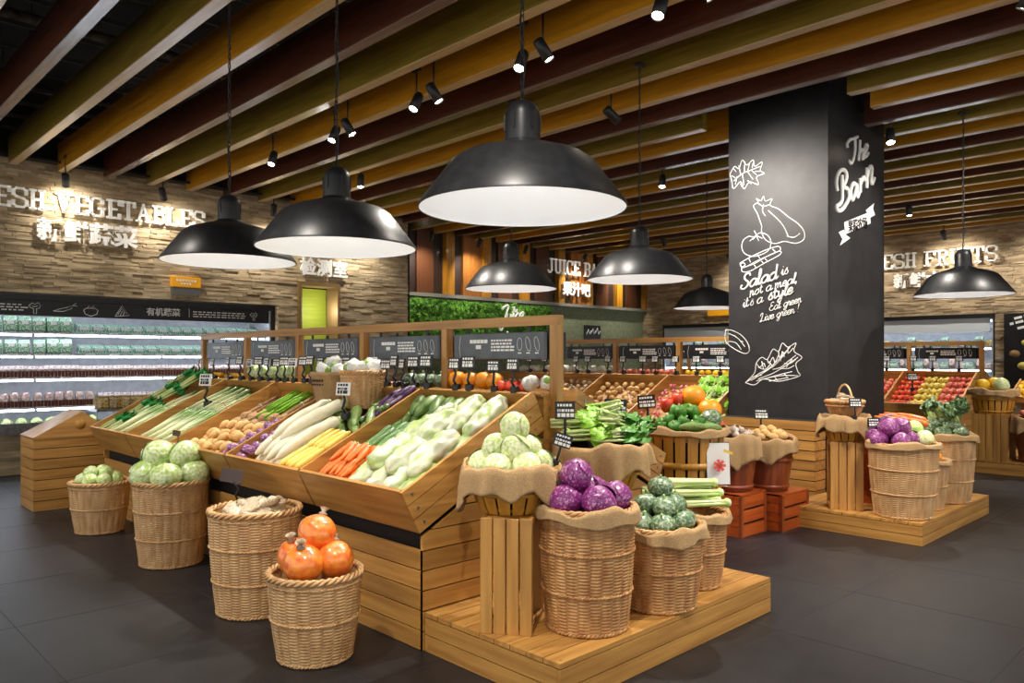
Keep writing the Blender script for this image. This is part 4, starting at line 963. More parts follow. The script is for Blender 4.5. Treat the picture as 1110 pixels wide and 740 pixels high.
for y in [.14, .32, .55, .68, .98, 1.12, 1.24, 1.33, 1.45, 1.62, 1.82, 1.98, 2.2, 2.34, 2.5, 2.62, 2.8, 2.95, 3.08, 3.25, 3.42, 3.6, 3.8, 4.05, 4.4, 4.75]:
    kk = kpw if n in (9, 16, 21) else kp
    kk.put(GA.W(1.04, y, .245) + Vector((.0, 0, -.004)), ('white' if kk is kpw else 'black') + ' price card clipped to the near stand back rail, %s from the near end' % ordn(n), 'price cards on the near stand rail', (0, 0, R.uniform(-.2, .6)), R.uniform(.95, 1.15)); n += 1
n = 0
for y in [.1, .3, .62, .9, 1.2, 1.4, 1.7, 1.95, 2.3, 2.5, 2.8, 3.1, 3.4, 3.7]:
    kp.put(GB.W(1.04, y, .245), 'price card on the middle stand rail, %s from the pillar' % ordn(n), 'price cards on the middle stand rail', (0, 0, R.uniform(-.1, .6)), 1.15); n += 1
for i, y in enumerate([.25, .62, .9, 1.3, 1.7]):
    kp.put(GC.W(1.04, y, .245), 'price card on the far fruit stand rail, %s from the near end' % ordn(i), 'price cards on the far stand rail', (0, 0, .4), 1.2)
kpw.put(GA.W(.62, 3.72, .19), 'white price card standing among the leeks of the near stand', None, (0, 0, .4), 1.5)
kpw.put(GA.W(.62, 1.42, .22), 'white price card standing in the ridged gourds', None, (0, 0, .4), 1.25)
kpb.put(GC.W(.55, .78, .16), 'black price card standing in the far tomatoes', None, (0, .2, .4), 1.3)
# cards clipped along front edges, seen from behind / folded down
fk = empty('hanging_price_card')
MB().box((-.03, -.02, -.02), (.012, .02, .02)).build('clip', M['sign_black'], fk, .003)
MB().tube([(-.02, 0, 0), (-.04, 0, .05), (-.02, 0, .09), (-.05, 0, .13)], .007, 6).build('arm', M['sign_black'], fk)
MB().cbox((0, 0, 0), (.13, .006, .085), Matrix.Translation((-.06, 0, .17)) @ Matrix.Rotation(.2, 4, 'Y')).build('card', mat('brown_card', (84, 72, 70), rough=.3), fk)
kf = Kind(fk, 'price sign')
kf.put((2.13, 4.60, .60), 'brown-backed price card rising from behind the film-bag basket', None, (0, 0, -.5))
kf.put((2.12, 6.03, .60), 'grey-backed price card between the two cabbage baskets', None, (0, 0, .6))
kf.put(GA.W(.02, 2.9, .25), 'tiny black clip card on the stand front edge', None, (0, 0, .2), .5)

# ------------------------------------------------------------------ wicker baskets
def wicker_kind(name, rb, rt, h, m, ns=34, oval=1.0, bands=2):
    root = empty(name)
    row = .0155; rows = int(h / row); nu = ns * 6; nv = rows * 4
    u = np.arange(nu) / nu; v = np.arange(nv + 1) / nv
    U, Vv = np.meshgrid(u, v)
    uc = U * ns; ci = np.floor(uc + 1e-6); uf = uc - ci
    fr = np.mod(Vv * rows + .5 * (ci % 2) + 1e-6, 1.0)
    r_ = rb + (rt - rb) * Vv + .008 * np.sin(np.pi * Vv)
    r_ += .0065 * np.sin(np.pi * fr) ** .6 + .0055 * np.sin(np.pi * np.clip(uf, 0, 1)) ** .5
    A = U * 2 * np.pi
    vs = np.stack([r_ * np.cos(A) * oval, r_ * np.sin(A), Vv * h + .004], -1).reshape(-1, 3).tolist()
    fs = [(i * nu + k, i * nu + (k + 1) % nu, (i + 1) * nu + (k + 1) % nu, (i + 1) * nu + k) for i in range(nv) for k in range(nu)]
    mb = MB().add(vs, fs, True)
    mb.lathe([(.001, .02), (rb * .97, .02)], 32, Matrix.Scale(oval, 4, (1, 0, 0)))
    inner = MB().lathe([(rb * .9, .03), (rt * .97, h)], 40, Matrix.Scale(oval, 4, (1, 0, 0)))
    mb.add(inner.v, inner.f, True)
    mb.build('woven_body', m, root)
    def braid(z, r, amp, n, tw, nm, th):
        b = MB()
        for s in range(n):
            b.tube([((r + amp * cos(tw * a + 2 * PI * s / n)) * cos(a) * oval, (r + amp * cos(tw * a + 2 * PI * s / n)) * sin(a), z + amp * sin(tw * a + 2 * PI * s / n)) for a in [2 * PI * q / 144 for q in range(144)]], th, 5, closed=True)
        b.build(nm, m, root)
    braid(h, rt + .002, .011, 3, 13, 'braided_rim', .0095)
    braid(h - .035, rt + .004, .004, 2, 40, 'rim_band', .006)
    braid(.012, rb + .004, .006, 2, 30, 'foot_braid', .007)
    for k in range(bands):
        f_ = (k + 1) / (bands + 1); braid(h * f_, rb + (rt - rb) * f_ + .011 + .006 * sin(PI * f_), .004, 2, 36, 'woven_band', .0055)
    return Kind(root, 'basket')
wt = wicker_kind('wicker_basket', .205, .25, .60, M['wicker'], 26)
ws_ = wicker_kind('wicker_basket', .175, .225, .425, M['wicker'], 23, bands=1)
wd = wicker_kind('wicker_basket', .19, .222, .575, M['wicker_dark'], 24)
wds = wicker_kind('wicker_basket', .165, .20, .41, M['wicker_dark'], 21, bands=1)
GB_ = 'tall wicker baskets'
wt.put((2.10, 4.36, 0), 'tall wicker basket of clear film bags on the dark floor', None, (0, 0, .3), (1.02, 1.02, 1.0))
wt.put((2.14, 5.79, 0), 'tall wicker basket of wrapped green cabbages on the floor', None, (0, 0, 1.0), 1.0)
ws_.put((1.99, 3.47, 0), 'short wicker basket of wrapped orange pomelos on the floor', None)
ws_.put((2.085, 7.28, 0), 'small wicker basket of little wrapped cabbages, furthest on the floor', None, (0, 0, 2.0), (1.02, 1.02, 1.0))
wd.put((2.875, 2.43, .20), 'tall brown wicker basket of red cabbages on the near platform', None)
wds.put((3.39, 2.37, .20), 'burlap-lined wicker basket of green squashes on the near platform', None, (0, 0, 0), (1.1, 1.1, 1.02))
wds.put((3.84, 2.47, .20), 'wicker basket of celery at the back of the near platform', None, (0, 0, 1.5))

# fillings
heap(k_pom, (1.99, 3.47, .425), .145, [(4, .78, .07, .55), (1, .1, .19, 0)], 'wrapped orange pomelo', 'wrapped pomelos', sc=1.24)
heap(k_fcab, (2.14, 5.79, .60), .17, [(5, .98, .05, .4), (2, .55, .185, 2.5)], 'wrapped green cabbage', 'wrapped cabbages in the floor basket', sc=.98)
heap(k_scab, (2.085, 7.28, .42), .15, [(7, .85, .03, .2), (3, .45, .09, 1)], 'little wrapped cabbage', 'little wrapped cabbages')
heap(k_bag, (2.10, 4.36, .60), .15, [(6, .7, -.01, .2), (3, .35, .02, 1.3)], 'crinkled clear film bag', 'film bags', sc=1.0)
heap(k_rcab, (2.875, 2.43, .775), .14, [(5, .98, .045, -2.0), (1, .45, .16, 2.9)], 'film-wrapped red cabbage', 'red cabbages')
heap(k_kab, (3.39, 2.37, .63), .15, [(7, .92, .02, .3), (4, .5, .10, 1.0), (1, .1, .19, 0)], 'wrapped green squash', 'wrapped green squashes', sc=.85)
for i, (dx, dy, dz) in enumerate(((-.02, -.12, .03), (.0, -.04, .03), (0, .04, .03), (.0, .12, .03), (-.01, -.07, .085), (0, .02, .085), (.0, .1, .085), (0, -.02, .14))):
    k_cel.put((3.82 + dx, 2.50 + dy, .62 + dz), 'celery head, %s in the celery basket heap' % ordn(i), 'celery heads', (R.uniform(-.3, .3), R.uniform(-.15, .05), -.75 + R.uniform(-.15, .15)), .8)

# burlap liners
def burlap(name, loc, r0, rt, drop, seed, label, group=None, inner=.12, oval=(1, 1), wav=1.0, tilt=0):
    rr_ = random.Random(seed); ph = [rr_.uniform(0, 6.3) for _ in range(6)]
    nu, nv = 72, 16; vs = []; fs = []
    def rim(a): return 0.012 * sin(3 * a + ph[0]) + .01 * sin(5 * a + ph[1]) + .006 * sin(11 * a + ph[5])
    for i in range(nv + 1):
        t = i / nv
        for k in range(nu):
            a = 2 * PI * k / nu
            fold = (.014 * sin(9 * a + ph[2]) + .010 * sin(14 * a + ph[3]) + .006 * sin(23 * a + ph[4])) * wav
            d = drop * (1 + .3 * sin(2 * a + ph[1]) + .18 * sin(5 * a + ph[0]) + .1 * sin(9 * a + ph[3]))
            if t < .35:
                q = t / .35; r = rt - .035 + .035 * q ** .5 - (1 - q) * .02; z = -inner * (1 - q) + rim(a) * q + .022 * sin(q * PI / 2)
            else:
                q = (t - .35) / .65; r = rt + .022 * sin(min(1, q * 3) * PI / 2) + fold * q + .012 * q - (rt - r0) * q * d * 1.2; z = rim(a) * (1 - q) + .022 * cos(q * PI / 2) - d * q
            z += tilt * cos(a - 3.9)
            vs.append((r * cos(a) * oval[0], r * sin(a) * oval[1], z))
    for i in range(nv):
        for k in range(nu): fs.append((i * nu + k, i * nu + (k + 1) % nu, (i + 1) * nu + (k + 1) % nu, (i + 1) * nu + k))
    o = MB().add(vs, fs, True).build('burlap_liner', M['burlap']); o.location = loc
    s = o.modifiers.new('s', 'SOLIDIFY'); s.thickness = .004
    return tag(o, label, 'burlap cloth', group)
burlap('b', (2.875, 2.43, .775), .2, .228, .045, 1, 'burlap rim liner around the red cabbages', wav=.25)
burlap('b', (3.39, 2.37, .62), .19, .225, .05, 2, 'burlap liner folded over the green squash basket', wav=.6)
burlap('b', (3.84, 2.47, .61), .17, .205, .03, 12, 'burlap liner under the celery heads', wav=.4)

# ------------------------------------------------------------------ platforms
def platform(x0, x1, y0, y1, z, label, name='slatted_platform'):
    t = empty(name, (x0, y0, 0), 0, label, 'platform'); mb = MB(); L, W_ = x1 - x0, y1 - y0
    n = int(round(W_ / .105)); st = W_ / n
    for i in range(n): mb.box((0.0, i * st + .003, z - .022), (L, (i + 1) * st - .003, z))
    mb.build('top_slats', M['wood_x'], t)
    h = (z - .024) / 2
    sx = MB(); sy = MB()
    for k in range(2):
        z0, z1 = k * h + .002, (k + 1) * h - .003
        MB().box((.001, .0, z0), (L - .001, .02, z1)).build('side_slat', M['wood_x'], t); MB().box((.001, W_ - .02, z0), (L - .001, W_, z1)).build('side_slat', M['wood_x'], t)
        MB().box((.0, .021, z0), (.02, W_ - .021, z1)).build('end_slat', M['wood_y'], t); MB().box((L - .02, .021, z0), (L, W_ - .021, z1)).build('end_slat', M['wood_y'], t)

    MB().box((.025, .025, 0), (L - .025, W_ - .025, z - .03)).build('core_frame', M['dark_void'], t)
    b = MB()
    for i in range(n):
        for xx in (.035, L - .035): b.lathe([(1e-4, z + .002), (.006, z + .0005)], 8, Matrix.Translation((xx, (i + .3) * st, 0)))
    b.build('screw_heads', M['steel'], t)
    return t
platform(2.42, 4.27, 2.19, 3.125, .20, 'low slatted wooden platform at the near end of the big stand')
platform(6.60, 8.47, 2.10, 3.27, .18, 'low slatted wooden platform in front of the black pillar')
platform(11.38, 13.2, 1.2, 3.0, .17, 'low wooden platform of the far melon display')

# ------------------------------------------------------------------ slatted crates (standing on end)
def crate_kind(w_, d_, h_, n=4, m='wood_z'):
    """slats vertical on the four sides, frames top and bottom"""
    root = empty('slatted_crate')
    for nm, fn in (('front_slats', lambda a, b: ((a, -d_ / 2, 0), (b, -d_ / 2 + .016, h_))), ('back_slats', lambda a, b: ((a, d_ / 2 - .016, 0), (b, d_ / 2, h_)))):
        mb = MB(); st = w_ / n
        for i in range(n): mb.box(*fn(-w_ / 2 + i * st + .004, -w_ / 2 + (i + 1) * st - .004))
        mb.build(nm, M[m], root, .002)
    mb = MB()
    for sx in (-1, 1):
        for z in (.0, h_ - .03):
            xa, xb = sorted((sx * (w_ / 2 - .004), sx * (w_ / 2 - .022))); mb.box((xa, -d_ / 2 + .017, z), (xb, d_ / 2 - .017, z + .03))
        for yy_ in (-d_ / 2 + .017, d_ / 2 - .037):
            mb.box((min(xa, xb), yy_, .03), (max(xa, xb), yy_ + .02, h_ - .03))
    mb.build('side_frame', M['wood_y'], root)
    MB().box((-w_ / 2 + .024, -d_ / 2 + .018, h_ - .014), (w_ / 2 - .024, d_ / 2 - .018, h_ - .001)).box((-w_ / 2 + .024, -d_ / 2 + .018, .002), (w_ / 2 - .024, d_ / 2 - .018, .014)).build('end_boards', M['wood_x'], root)
    return Kind(root, 'crate')
kc = crate_kind(.26, .36, .545)
aa = math.atan2(2.502 - 2.702, 2.53 - 2.393)       # direction of the crate's slatted face
kc.put((2.64, 2.705, .20), 'standing slatted crate carrying the white cabbage basket', None, (0, 0, aa), (.98, .98, 1))
kc.put((3.50, 2.84, .20), 'standing slatted crate under the leafy greens basket', None, (0, 0, -.9), (1.15, 1.0, .98))
kc.put((6.86, 2.82, .18), 'standing slatted crate beside the pillar under a burlap basket', None, (0, 0, -1.05), (1.05, .8, 1.08))
# bushel baskets of bent staves
def bushel_kind(rb, rt, h, m, n, hoops, gap=.16, name='stave_basket', mh=None):
    root = empty(name); mb = MB()
    for k in range(n):
        a0 = 2 * PI * (k + gap / 2) / n; a1 = 2 * PI * (k + 1 - gap / 2) / n
        vs = []
        for i in range(7):
            t = i / 6; r = rb + (rt - rb) * t + .012 * sin(PI * t)
            for (a, q) in ((a0, 0), ((a0 + a1) / 2, 0), (a1, 0), (a1, -.008), ((a0 + a1) / 2, -.008), (a0, -.008)): vs.append(((r + q) * cos(a), (r + q) * sin(a), h * t))
        fs = [(i * 6 + j, i * 6 + (j + 1) % 6, (i + 1) * 6 + (j + 1) % 6, (i + 1) * 6 + j) for i in range(6) for j in range(6)] + [(0, 1, 2, 3, 4, 5)[::-1], tuple(range(36, 42))]
        mb.add(vs, fs)
    mb.lathe([(1e-4, .012), (rb * .96, .012), (rb * .96, .03), (1e-4, .03)], 28)
    mb.build('staves', m, root)
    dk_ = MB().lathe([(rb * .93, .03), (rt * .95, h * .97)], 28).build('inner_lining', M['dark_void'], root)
    for f_, w_ in hoops:
        r = rb + (rt - rb) * f_ + .012 * sin(PI * f_)
        MB().lathe([(r + .001, h * f_ - w_ / 2), (r + .011, h * f_ - w_ / 2), (r + .012, h * f_ + w_ / 2), (r + .002, h * f_ + w_ / 2)], 40).build('hoop', mh or m, root)
    return Kind(root, 'basket')
kb = bushel_kind(.16, .225, .25, M['stave'], 16, [(.45, .025), (.95, .03)])
kb.put((2.675, 2.75, .746), 'bushel basket wrapped in burlap holding white cabbages', None, (0, 0, 0), (1, 1, .88))
kb.put((3.50, 2.85, .735), 'bushel basket wrapped in burlap holding leafy greens', None, (0, 0, .4), (1.12, 1.1, 1.05))
kb.put((6.86, 2.82, .771), 'bushel basket under burlap beside the black pillar', None, (0, 0, .2), (.84, .84, .8))
burlap('b', (2.675, 2.75, .965), .2, .235, .15, 3, 'burlap cloth draped over the white cabbage basket', wav=1.3)
burlap('b', (3.50, 2.85, 1.0), .22, .262, .18, 4, 'burlap cloth draped over the leafy greens basket', wav=1.5)
burlap('b', (6.86, 2.82, .975), .19, .205, .14, 5, 'burlap cloth beneath the little handled basket', wav=1.0, inner=.03)
heap(k_wcab, (2.675, 2.75, .95), .16, [(6, .86, .02, .3), (4, .5, .10, 1.0), (1, .1, .205, 0)], 'pale round cabbage', 'pale round cabbages', sc=.86)
for i, (kd, dx, dy, dz, rz) in enumerate(((k_celb, -.12, .06, .03, -.9), (k_celb, -.02, .12, .05, -.7), (k_celb, -.12, .14, .1, -.8), (k_celb, -.05, .02, .12, -1.0), (k_spin, .06, -.08, .03, -.2), (k_spin, .1, .02, .05, -.6), (k_spin, .04, -.02, .11, -.3), (k_spin, -.06, -.1, .02, -.6), (k_spin, .14, -.05, .08, -.4), (k_celb, .02, .06, .16, -.8), (k_spin, .12, .1, .1, 0))):
    kd.put((3.55 + dx * 1.1, 2.83 + dy * 1.1, 1.0 + dz), '%s green bunch, %s counted up through the heap' % ('pale stemmed' if kd is k_celb else 'dark leaved', ordn(i)), 'leafy bunches in the greens basket', (R.uniform(-.3, .3), .12 + R.uniform(-.2, .2), rz + (2.4 if kd is k_celb and i % 2 else 0)), .92)
# big bushel with peppers
kB = bushel_kind(.245, .295, .66, M['stave'], 20, [(.12, .04), (.62, .045), (.97, .04)], gap=.2)
t = empty('wooden_crate', (5.06, 3.3, 0), .78, 'low wooden crate under the big pepper bushel', 'crate')
MB().box((-.2, -.2, 0), (.2, .2, .29)).build('crate_body', M['wood_red'], t, .006)
kB.put((5.06, 3.3, .295), 'big slatted bushel basket of peppers and orange gourds', None)
burlap('b', (5.06, 3.3, .955), .27, .30, .03, 6, 'thin burlap rim on the pepper bushel', wav=.3)
heap(k_pep, (5.06, 3.3, .96), .2, [(8, .95, .02, .2), (6, .62, .06, .5), (4, .35, .13, .2)], 'glossy green pepper', 'green peppers in the bushel', sc=1.25)
for i, (dx, dy, dz, kd, nm) in enumerate(((.17, .03, .22, k_ormel, 'bright orange gourd, topmost over the peppers'), (.16, -.12, .12, k_ormel, 'smaller orange gourd at the bushel rim'), (.1, .12, .2, k_rpep, 'red pepper behind the orange gourd'), (.03, .18, .16, k_rpep, 'red pepper at the back of the bushel'), (.24, -.02, .1, k_rpep, 'red pepper on the far rim of the bushel'), (.26, -.1, .06, k_rpep, 'red pepper right of the gourds'))):
    kd.put((5.06 + dx, 3.3 + dy, .98 + dz), nm, None, (0, 0, i), 1.35)
k_kab.put((5.14, 3.12, 1.04), 'striped green gourd lying on the pepper bushel rim', None, (1.3, .2, .6), (.9, .9, 1.3))
k_bit.put((4.9, 3.12, 1.0), 'bitter gourd at the front of the pepper bushel', None, (0, 0, -.8), .8)
k_bit.put((5.0, 3.05, .99), 'second bitter gourd at the front of the pepper bushel', None, (0, 0, -.6), .8)
# leaflet leaning on the bushel
t = empty('leaflet_card', (4.985, 2.96, .57), -.78, 'white upright card with a red flower leaning on the bushel', 'card')
MB().cbox((0, 0, .16), (.165, .012, .30), Matrix.Rotation(-.12, 4, 'X')).build('card', M['sticker'], t)
MB().cbox((-.002, .01, .16), (.18, .008, .31), Matrix.Rotation(-.12, 4, 'X')).build('backing', M['sign_black'], t)
fl = MB()
for k in range(7):
    a = 2 * PI * k / 7; fl.cbox((0, 0, 0), (.045, .003, .02), Matrix.Translation((.0, -.022, .15)) @ Matrix.Rotation(-.12, 4, 'X') @ Matrix.Rotation(a, 4, 'Y') @ Matrix.Translation((.022, 0, 0)))
fl.build('flower_print', M['tomato'], t)
MB().cbox((-.03, -.031, .255), (.07, .003, .02), Matrix.Rotation(.35, 4, 'Y')).build('leaf_print', M['corn'], t)
# red crate and red tubs
def red_crate(loc, w_, d_, h_, label, rz=0):
    t = empty('red_wood_crate', loc, rz, label, 'crate'); mb = MB(); mc = MB()
    for i in range(4):
        z0, z1 = i * h_ / 4 + .002, (i + 1) * h_ / 4 - .002
        mb.box((-w_ / 2, -d_ / 2 + .02, z0), (-w_ / 2 + .018, d_ / 2 - .02, z1)); mc.box((w_ / 2 - .018, -d_ / 2 + .02, z0), (w_ / 2, d_ / 2 - .02, z1))
    mb.build('side_boards', M['wood_red'], t); mc.build('side_boards', M['wood_red'], t)
    mb = MB().box((-w_ / 2, -d_ / 2, h_ - .015), (w_ / 2, d_ / 2, h_))
    for i in range(3):
        z0, z1 = i * h_ / 3 + .002, (i + 1) * h_ / 3 - .018
        mb.box((-w_ / 2 + .03, -d_ / 2, z0), (w_ / 2 - .03, -d_ / 2 + .018, z1)).box((-w_ / 2 + .03, d_ / 2 - .018, z0), (w_ / 2 - .03, d_ / 2, z1))
    mb.build('end_boards', M['wood_red'], t)
    mb = MB()
    for sx in (-1, 1):
        for sy in (-1, 1): mb.cbox((sx * (w_ / 2 - .016), sy * (d_ / 2 - .008), h_ / 2 - .01), (.04, .024, h_ - .02))
    mb.build('corner_posts', M['wood_redz'], t)
    MB().box((-w_ / 2 + .03, -d_ / 2 + .03, .0), (w_ / 2 - .03, d_ / 2 - .03, h_ - .03)).build('inner_core', M['dark_void'], t)
    return t
red_crate((6.52, 3.38, 0), .50, .54, .32, 'reddish wooden crate under the potato tub beside the pillar plinth')
red_crate((6.02, 3.45, 0), .42, .42, .36, 'reddish crate under the garlic tub, behind the pepper bushel')
kT = bushel_kind(.165, .215, .46, M['wood_redz'], 20, [(.6, .03), (.08, .03)], gap=.03, name='wooden_tub')
kT.put((6.5, 3.36, .325), 'reddish wooden tub of potatoes on the red crate', None)
kT.put((6.02, 3.45, .365), 'reddish wooden tub of garlic behind the pepper bushel', None)
burlap('b', (6.5, 3.36, .79), .2, .222, .13, 7, 'burlap liner hanging over the potato tub', wav=1.2, tilt=-.03)
burlap('b', (6.02, 3.45, .83), .2, .222, .18, 8, 'burlap liner hanging over the garlic tub', wav=1.4)
heap(k_pot, (6.5, 3.36, .79), .15, [(8, .9, .01, 0), (6, .6, .035, .3), (3, .3, .07, .2)], 'brown potato in the red tub', 'potatoes in the red tub')
heap(k_gar, (6.02, 3.45, .83), .16, [(8, .9, .02, 0), (5, .5, .05, .3)], 'garlic bulb in the red tub', 'garlic bulbs in the red tub', sc=1.1)
heap(k_rpep, (6.0, 3.62, .89), .1, [(4, .9, .02, 0)], 'red pepper among the garlic', 'red peppers among the garlic', sc=.8)
kpb.put((6.65, 3.51, .80), 'black price card behind the potato tub at the plinth', None, (0, 0, .6), 1.1)
# black price cards among the baskets
kpb.put((3.33, 2.98, 1.0), 'black price card at the near left rim of the leafy greens', None, (0, 0, .7), (1.0, 1.0, 1.2))
kpb.put((2.83, 2.60, .965), 'black tilted price card behind the red cabbages', None, (.3, 0, .7), .8)
kpb.put((3.74, 2.95, 1.0), 'black price card at the back of the leafy greens', None, (.05, 0, .8), 1.2)
kpb.put((4.86, 3.48, .97), 'black price card in front of the peppers', None, (-.1, 0, .4), 1.2)

# ------------------------------------------------------------------ right platform baskets
wl = wt
wt.put((6.85, 2.33, .18), 'tall pale wicker basket of purple cabbages before the pillar', None, (0, 0, .7), (1.04, 1.04, 1.0))
ws_.put((7.33, 2.32, .18), 'short wicker basket of orange produce between two tall baskets', None, (0, 0, .4), (.84, .84, .98))
wt.put((7.86, 2.31, .18), 'tall wicker basket of leafy squashes at the far platform end', None, (0, 0, 2.7), (.98, .98, 1.0))
burlap('b', (6.85, 2.33, .785), .24, .262, .03, 9, 'burlap rim around the purple cabbages', wav=.2)
burlap('b', (7.33, 2.32, .60), .17, .19, .03, 10, 'burlap rim around the orange produce', wav=.2)
burlap('b', (7.86, 2.31, .785), .22, .25, .04, 11, 'burlap rim around the leafy squashes', wav=.4)
heap(k_rcab, (6.80, 2.40, .79), .17, [(5, .85, .03, .2), (3, .4, .13, 1)], 'purple cabbage in the pale basket', 'purple cabbages before the pillar', sc=.95)
k_cab.put((7.02, 2.30, .89), 'green cabbage resting on the purple ones', None, (0, 0, 1), .85)
k_wcab.put((6.93, 2.19, .83), 'small white cabbage at the basket rim beside the purple ones', None, (0, 0, 2), .8)
for i in range(3): k_egg.put((6.86 + .05 * i, 2.52, .92 + .03 * i), 'purple eggplant lying over the purple cabbages, %s' % ordn(i), 'eggplants over the purple cabbages', (0, -.3, -.9 + .1 * i), .8)
for i in range(7): k_carr.put((7.04 + .03 * (i % 3), 2.52 - .035 * i, .96 + .015 * (i % 3)), 'orange carrot leaning behind the purple cabbages, %s' % ordn(i), 'carrots behind the purple cabbages', (0, .25, -.8 + R.uniform(-.2, .2)), 1.3)
t = MB().box((-.16, -.16, 0), (.16, .16, .7)).build('support_box', M['wood_red']); t.location = (7.33, 2.75, .18); tag(t, 'dark wooden box behind the short orange basket', 'box')
burlap('b', (7.33, 2.75, .89), .17, .18, .12, 14, 'burlap cloth over the box behind the carrots', inner=.02)
heap(k_ormel, (7.33, 2.32, .60), .10, [(4, .85, .03, .4)], 'orange gourd in the short basket', 'orange gourds in the short basket', sc=.85)
k_mel.put((7.31, 2.34, .72), 'yellow melon topmost in the short basket', None, (0, 0, 0), .8)
heap(k_kab, (7.86, 2.31, .79), .16, [(6, .9, .03, .2), (3, .5, .1, 0)], 'leafy green squash in the tall basket', 'squashes in the tall far basket', sc=.9)
for i in range(7): k_kale.put((7.86 + .13 * cos(i * .9 + 1), 2.31 + .13 * sin(i * .9 + 1), .94 + .03 * (i % 3)), 'curly kale tuft, %s round the tall basket' % ordn(i), 'kale tufts', (R.uniform(-.4, .4), -.7, i * .9), 1.0)
# little handled basket
kh_ = wicker_kind('handled_basket', .105, .15, .13, M['wicker_dark'], 20, bands=0)
o = kh_.put((6.86, 2.82, .985), 'little wicker basket with hooped handle on burlap', None, (0, 0, .8))
MB().tube([(.15 * cos(a), 0, .12 + .16 * sin(a)) for a in [PI * q / 20 for q in range(21)]], .009, 7).build('handle', M['wicker'], o)
heap(k_bag, (6.86, 2.82, 1.115), .09, [(5, .8, .01, 0), (2, .3, .035, 0)], 'film bag in the handled basket', 'film bags in the handled basket', sc=.62)
kpb.put((6.72, 2.68, .97), 'black price card hanging on the handled basket', None, (0, 0, .7), .9)
kpb.put((6.84, 2.57, .80), 'black price card above the purple cabbages', None, (0, 0, .7), .9)

# ------------------------------------------------------------------ basket + sack standing in the near stand
kw2 = wicker_kind('wicker_basket', .125, .15, .26, M['wicker'], 26, bands=0)
pw = GA.W(.86, 1.62, .10)
pw.z += .05
kw2.put((pw.x, pw.y, pw.z), 'small upright wicker basket standing at the top of the near stand', None)
heap(k_mbag, (pw.x, pw.y, pw.z + .26), .10, [(4, .85, .03, 3.6)], 'white mushroom bag in the upright basket', 'mushroom bags', sc=.95)
ps = GA.W(.84, 1.99, .10)
t = empty('burlap_sack', (ps.x, ps.y, ps.z + .02), 0, 'printed burlap sack standing beside the upright wicker basket', 'sack')
mb = MB(); vs = []; fs = []
for i in range(15):
    q = i / 14
    for k in range(40):
        a = 2 * PI * k / 40; r = .115 + .045 * q + .007 * sin(7 * a + q * 4) + .006 * sin(13 * a); 
        if q > .85: r += .02 * sin((q - .85) / .15 * PI)
        vs.append((r * cos(a), r * sin(a), .30 * q))
fs = [(i * 40 + k, i * 40 + (k + 1) % 40, (i + 1) * 40 + (k + 1) % 40, (i + 1) * 40 + k) for i in range(14) for k in range(40)] + [tuple(range(40))[::-1]]
mb.add(vs, fs, True).build('sack_cloth', M['burlap'], t)
pr = MB()
for i in range(9):
    a = PI + .5 - i * .14
    pr.cbox((0, 0, 0), (.004, .014, .018), Matrix.Translation((.163 * cos(a), .163 * sin(a), .235)) @ Matrix.Rotation(a, 4, 'Z'))
    pr.cbox((0, 0, 0), (.004, .012, .012), Matrix.Translation((.160 * cos(a), .160 * sin(a), .205)) @ Matrix.Rotation(a, 4, 'Z'))
pr.build('dark_print', mat('print_brown', (70, 52, 40), rough=.9), t)
heap(k_mbag, (ps.x, ps.y, ps.z + .31), .09, [(4, .85, .02, 0), (1, 0, .08, 0)], 'white film bag in the burlap sack', 'film bags in the sack', sc=.8)

# ------------------------------------------------------------------ slatted end bin at the far left
t = empty('corner_bin', (1.87, 8.60, 0), 0, 'slatted wooden corner bin with a peaked lid at the far stand end', 'bin')
mb = MB(); my = MB()
for i in range(7):
    z0, z1 = i * .102 + .003, i * .102 + .097
    mb.box((0, 0, z0), (.74, .02, z1)); my.box((0, .021, z0), (.02, .52, z1))
mb.build('front_slats', M['wood_x'], t); my.build('side_slats', M['wood_y'], t)
MB().box((.022, .022, 0), (.74, .52, .715)).build('core_box', M['dark_void'], t)
MB().add([(-.005, -.005, .72), (.745, -.005, .72), (.745, .53, .72), (-.005, .53, .72), (.45, .06, .96), (.45, .53, .96), (-.005, -.005, .705), (.745, -.005, .705)], [(0, 1, 4), (0, 4, 5, 3), (1, 2, 5, 4), (3, 5, 2), (0, 6, 7, 1), (0, 3, 2, 1)]).build('peaked_lid', M['wood_x'], t)
MB().lathe([(1e-4, .003), (.05, .003), (.05, -.003)], 20, Matrix.Translation((.42, .024, .83)) @ Matrix.Rotation(1.35, 4, 'X')).build('round_badge', mat('badge_amber', (176, 124, 40), rough=.5), t)

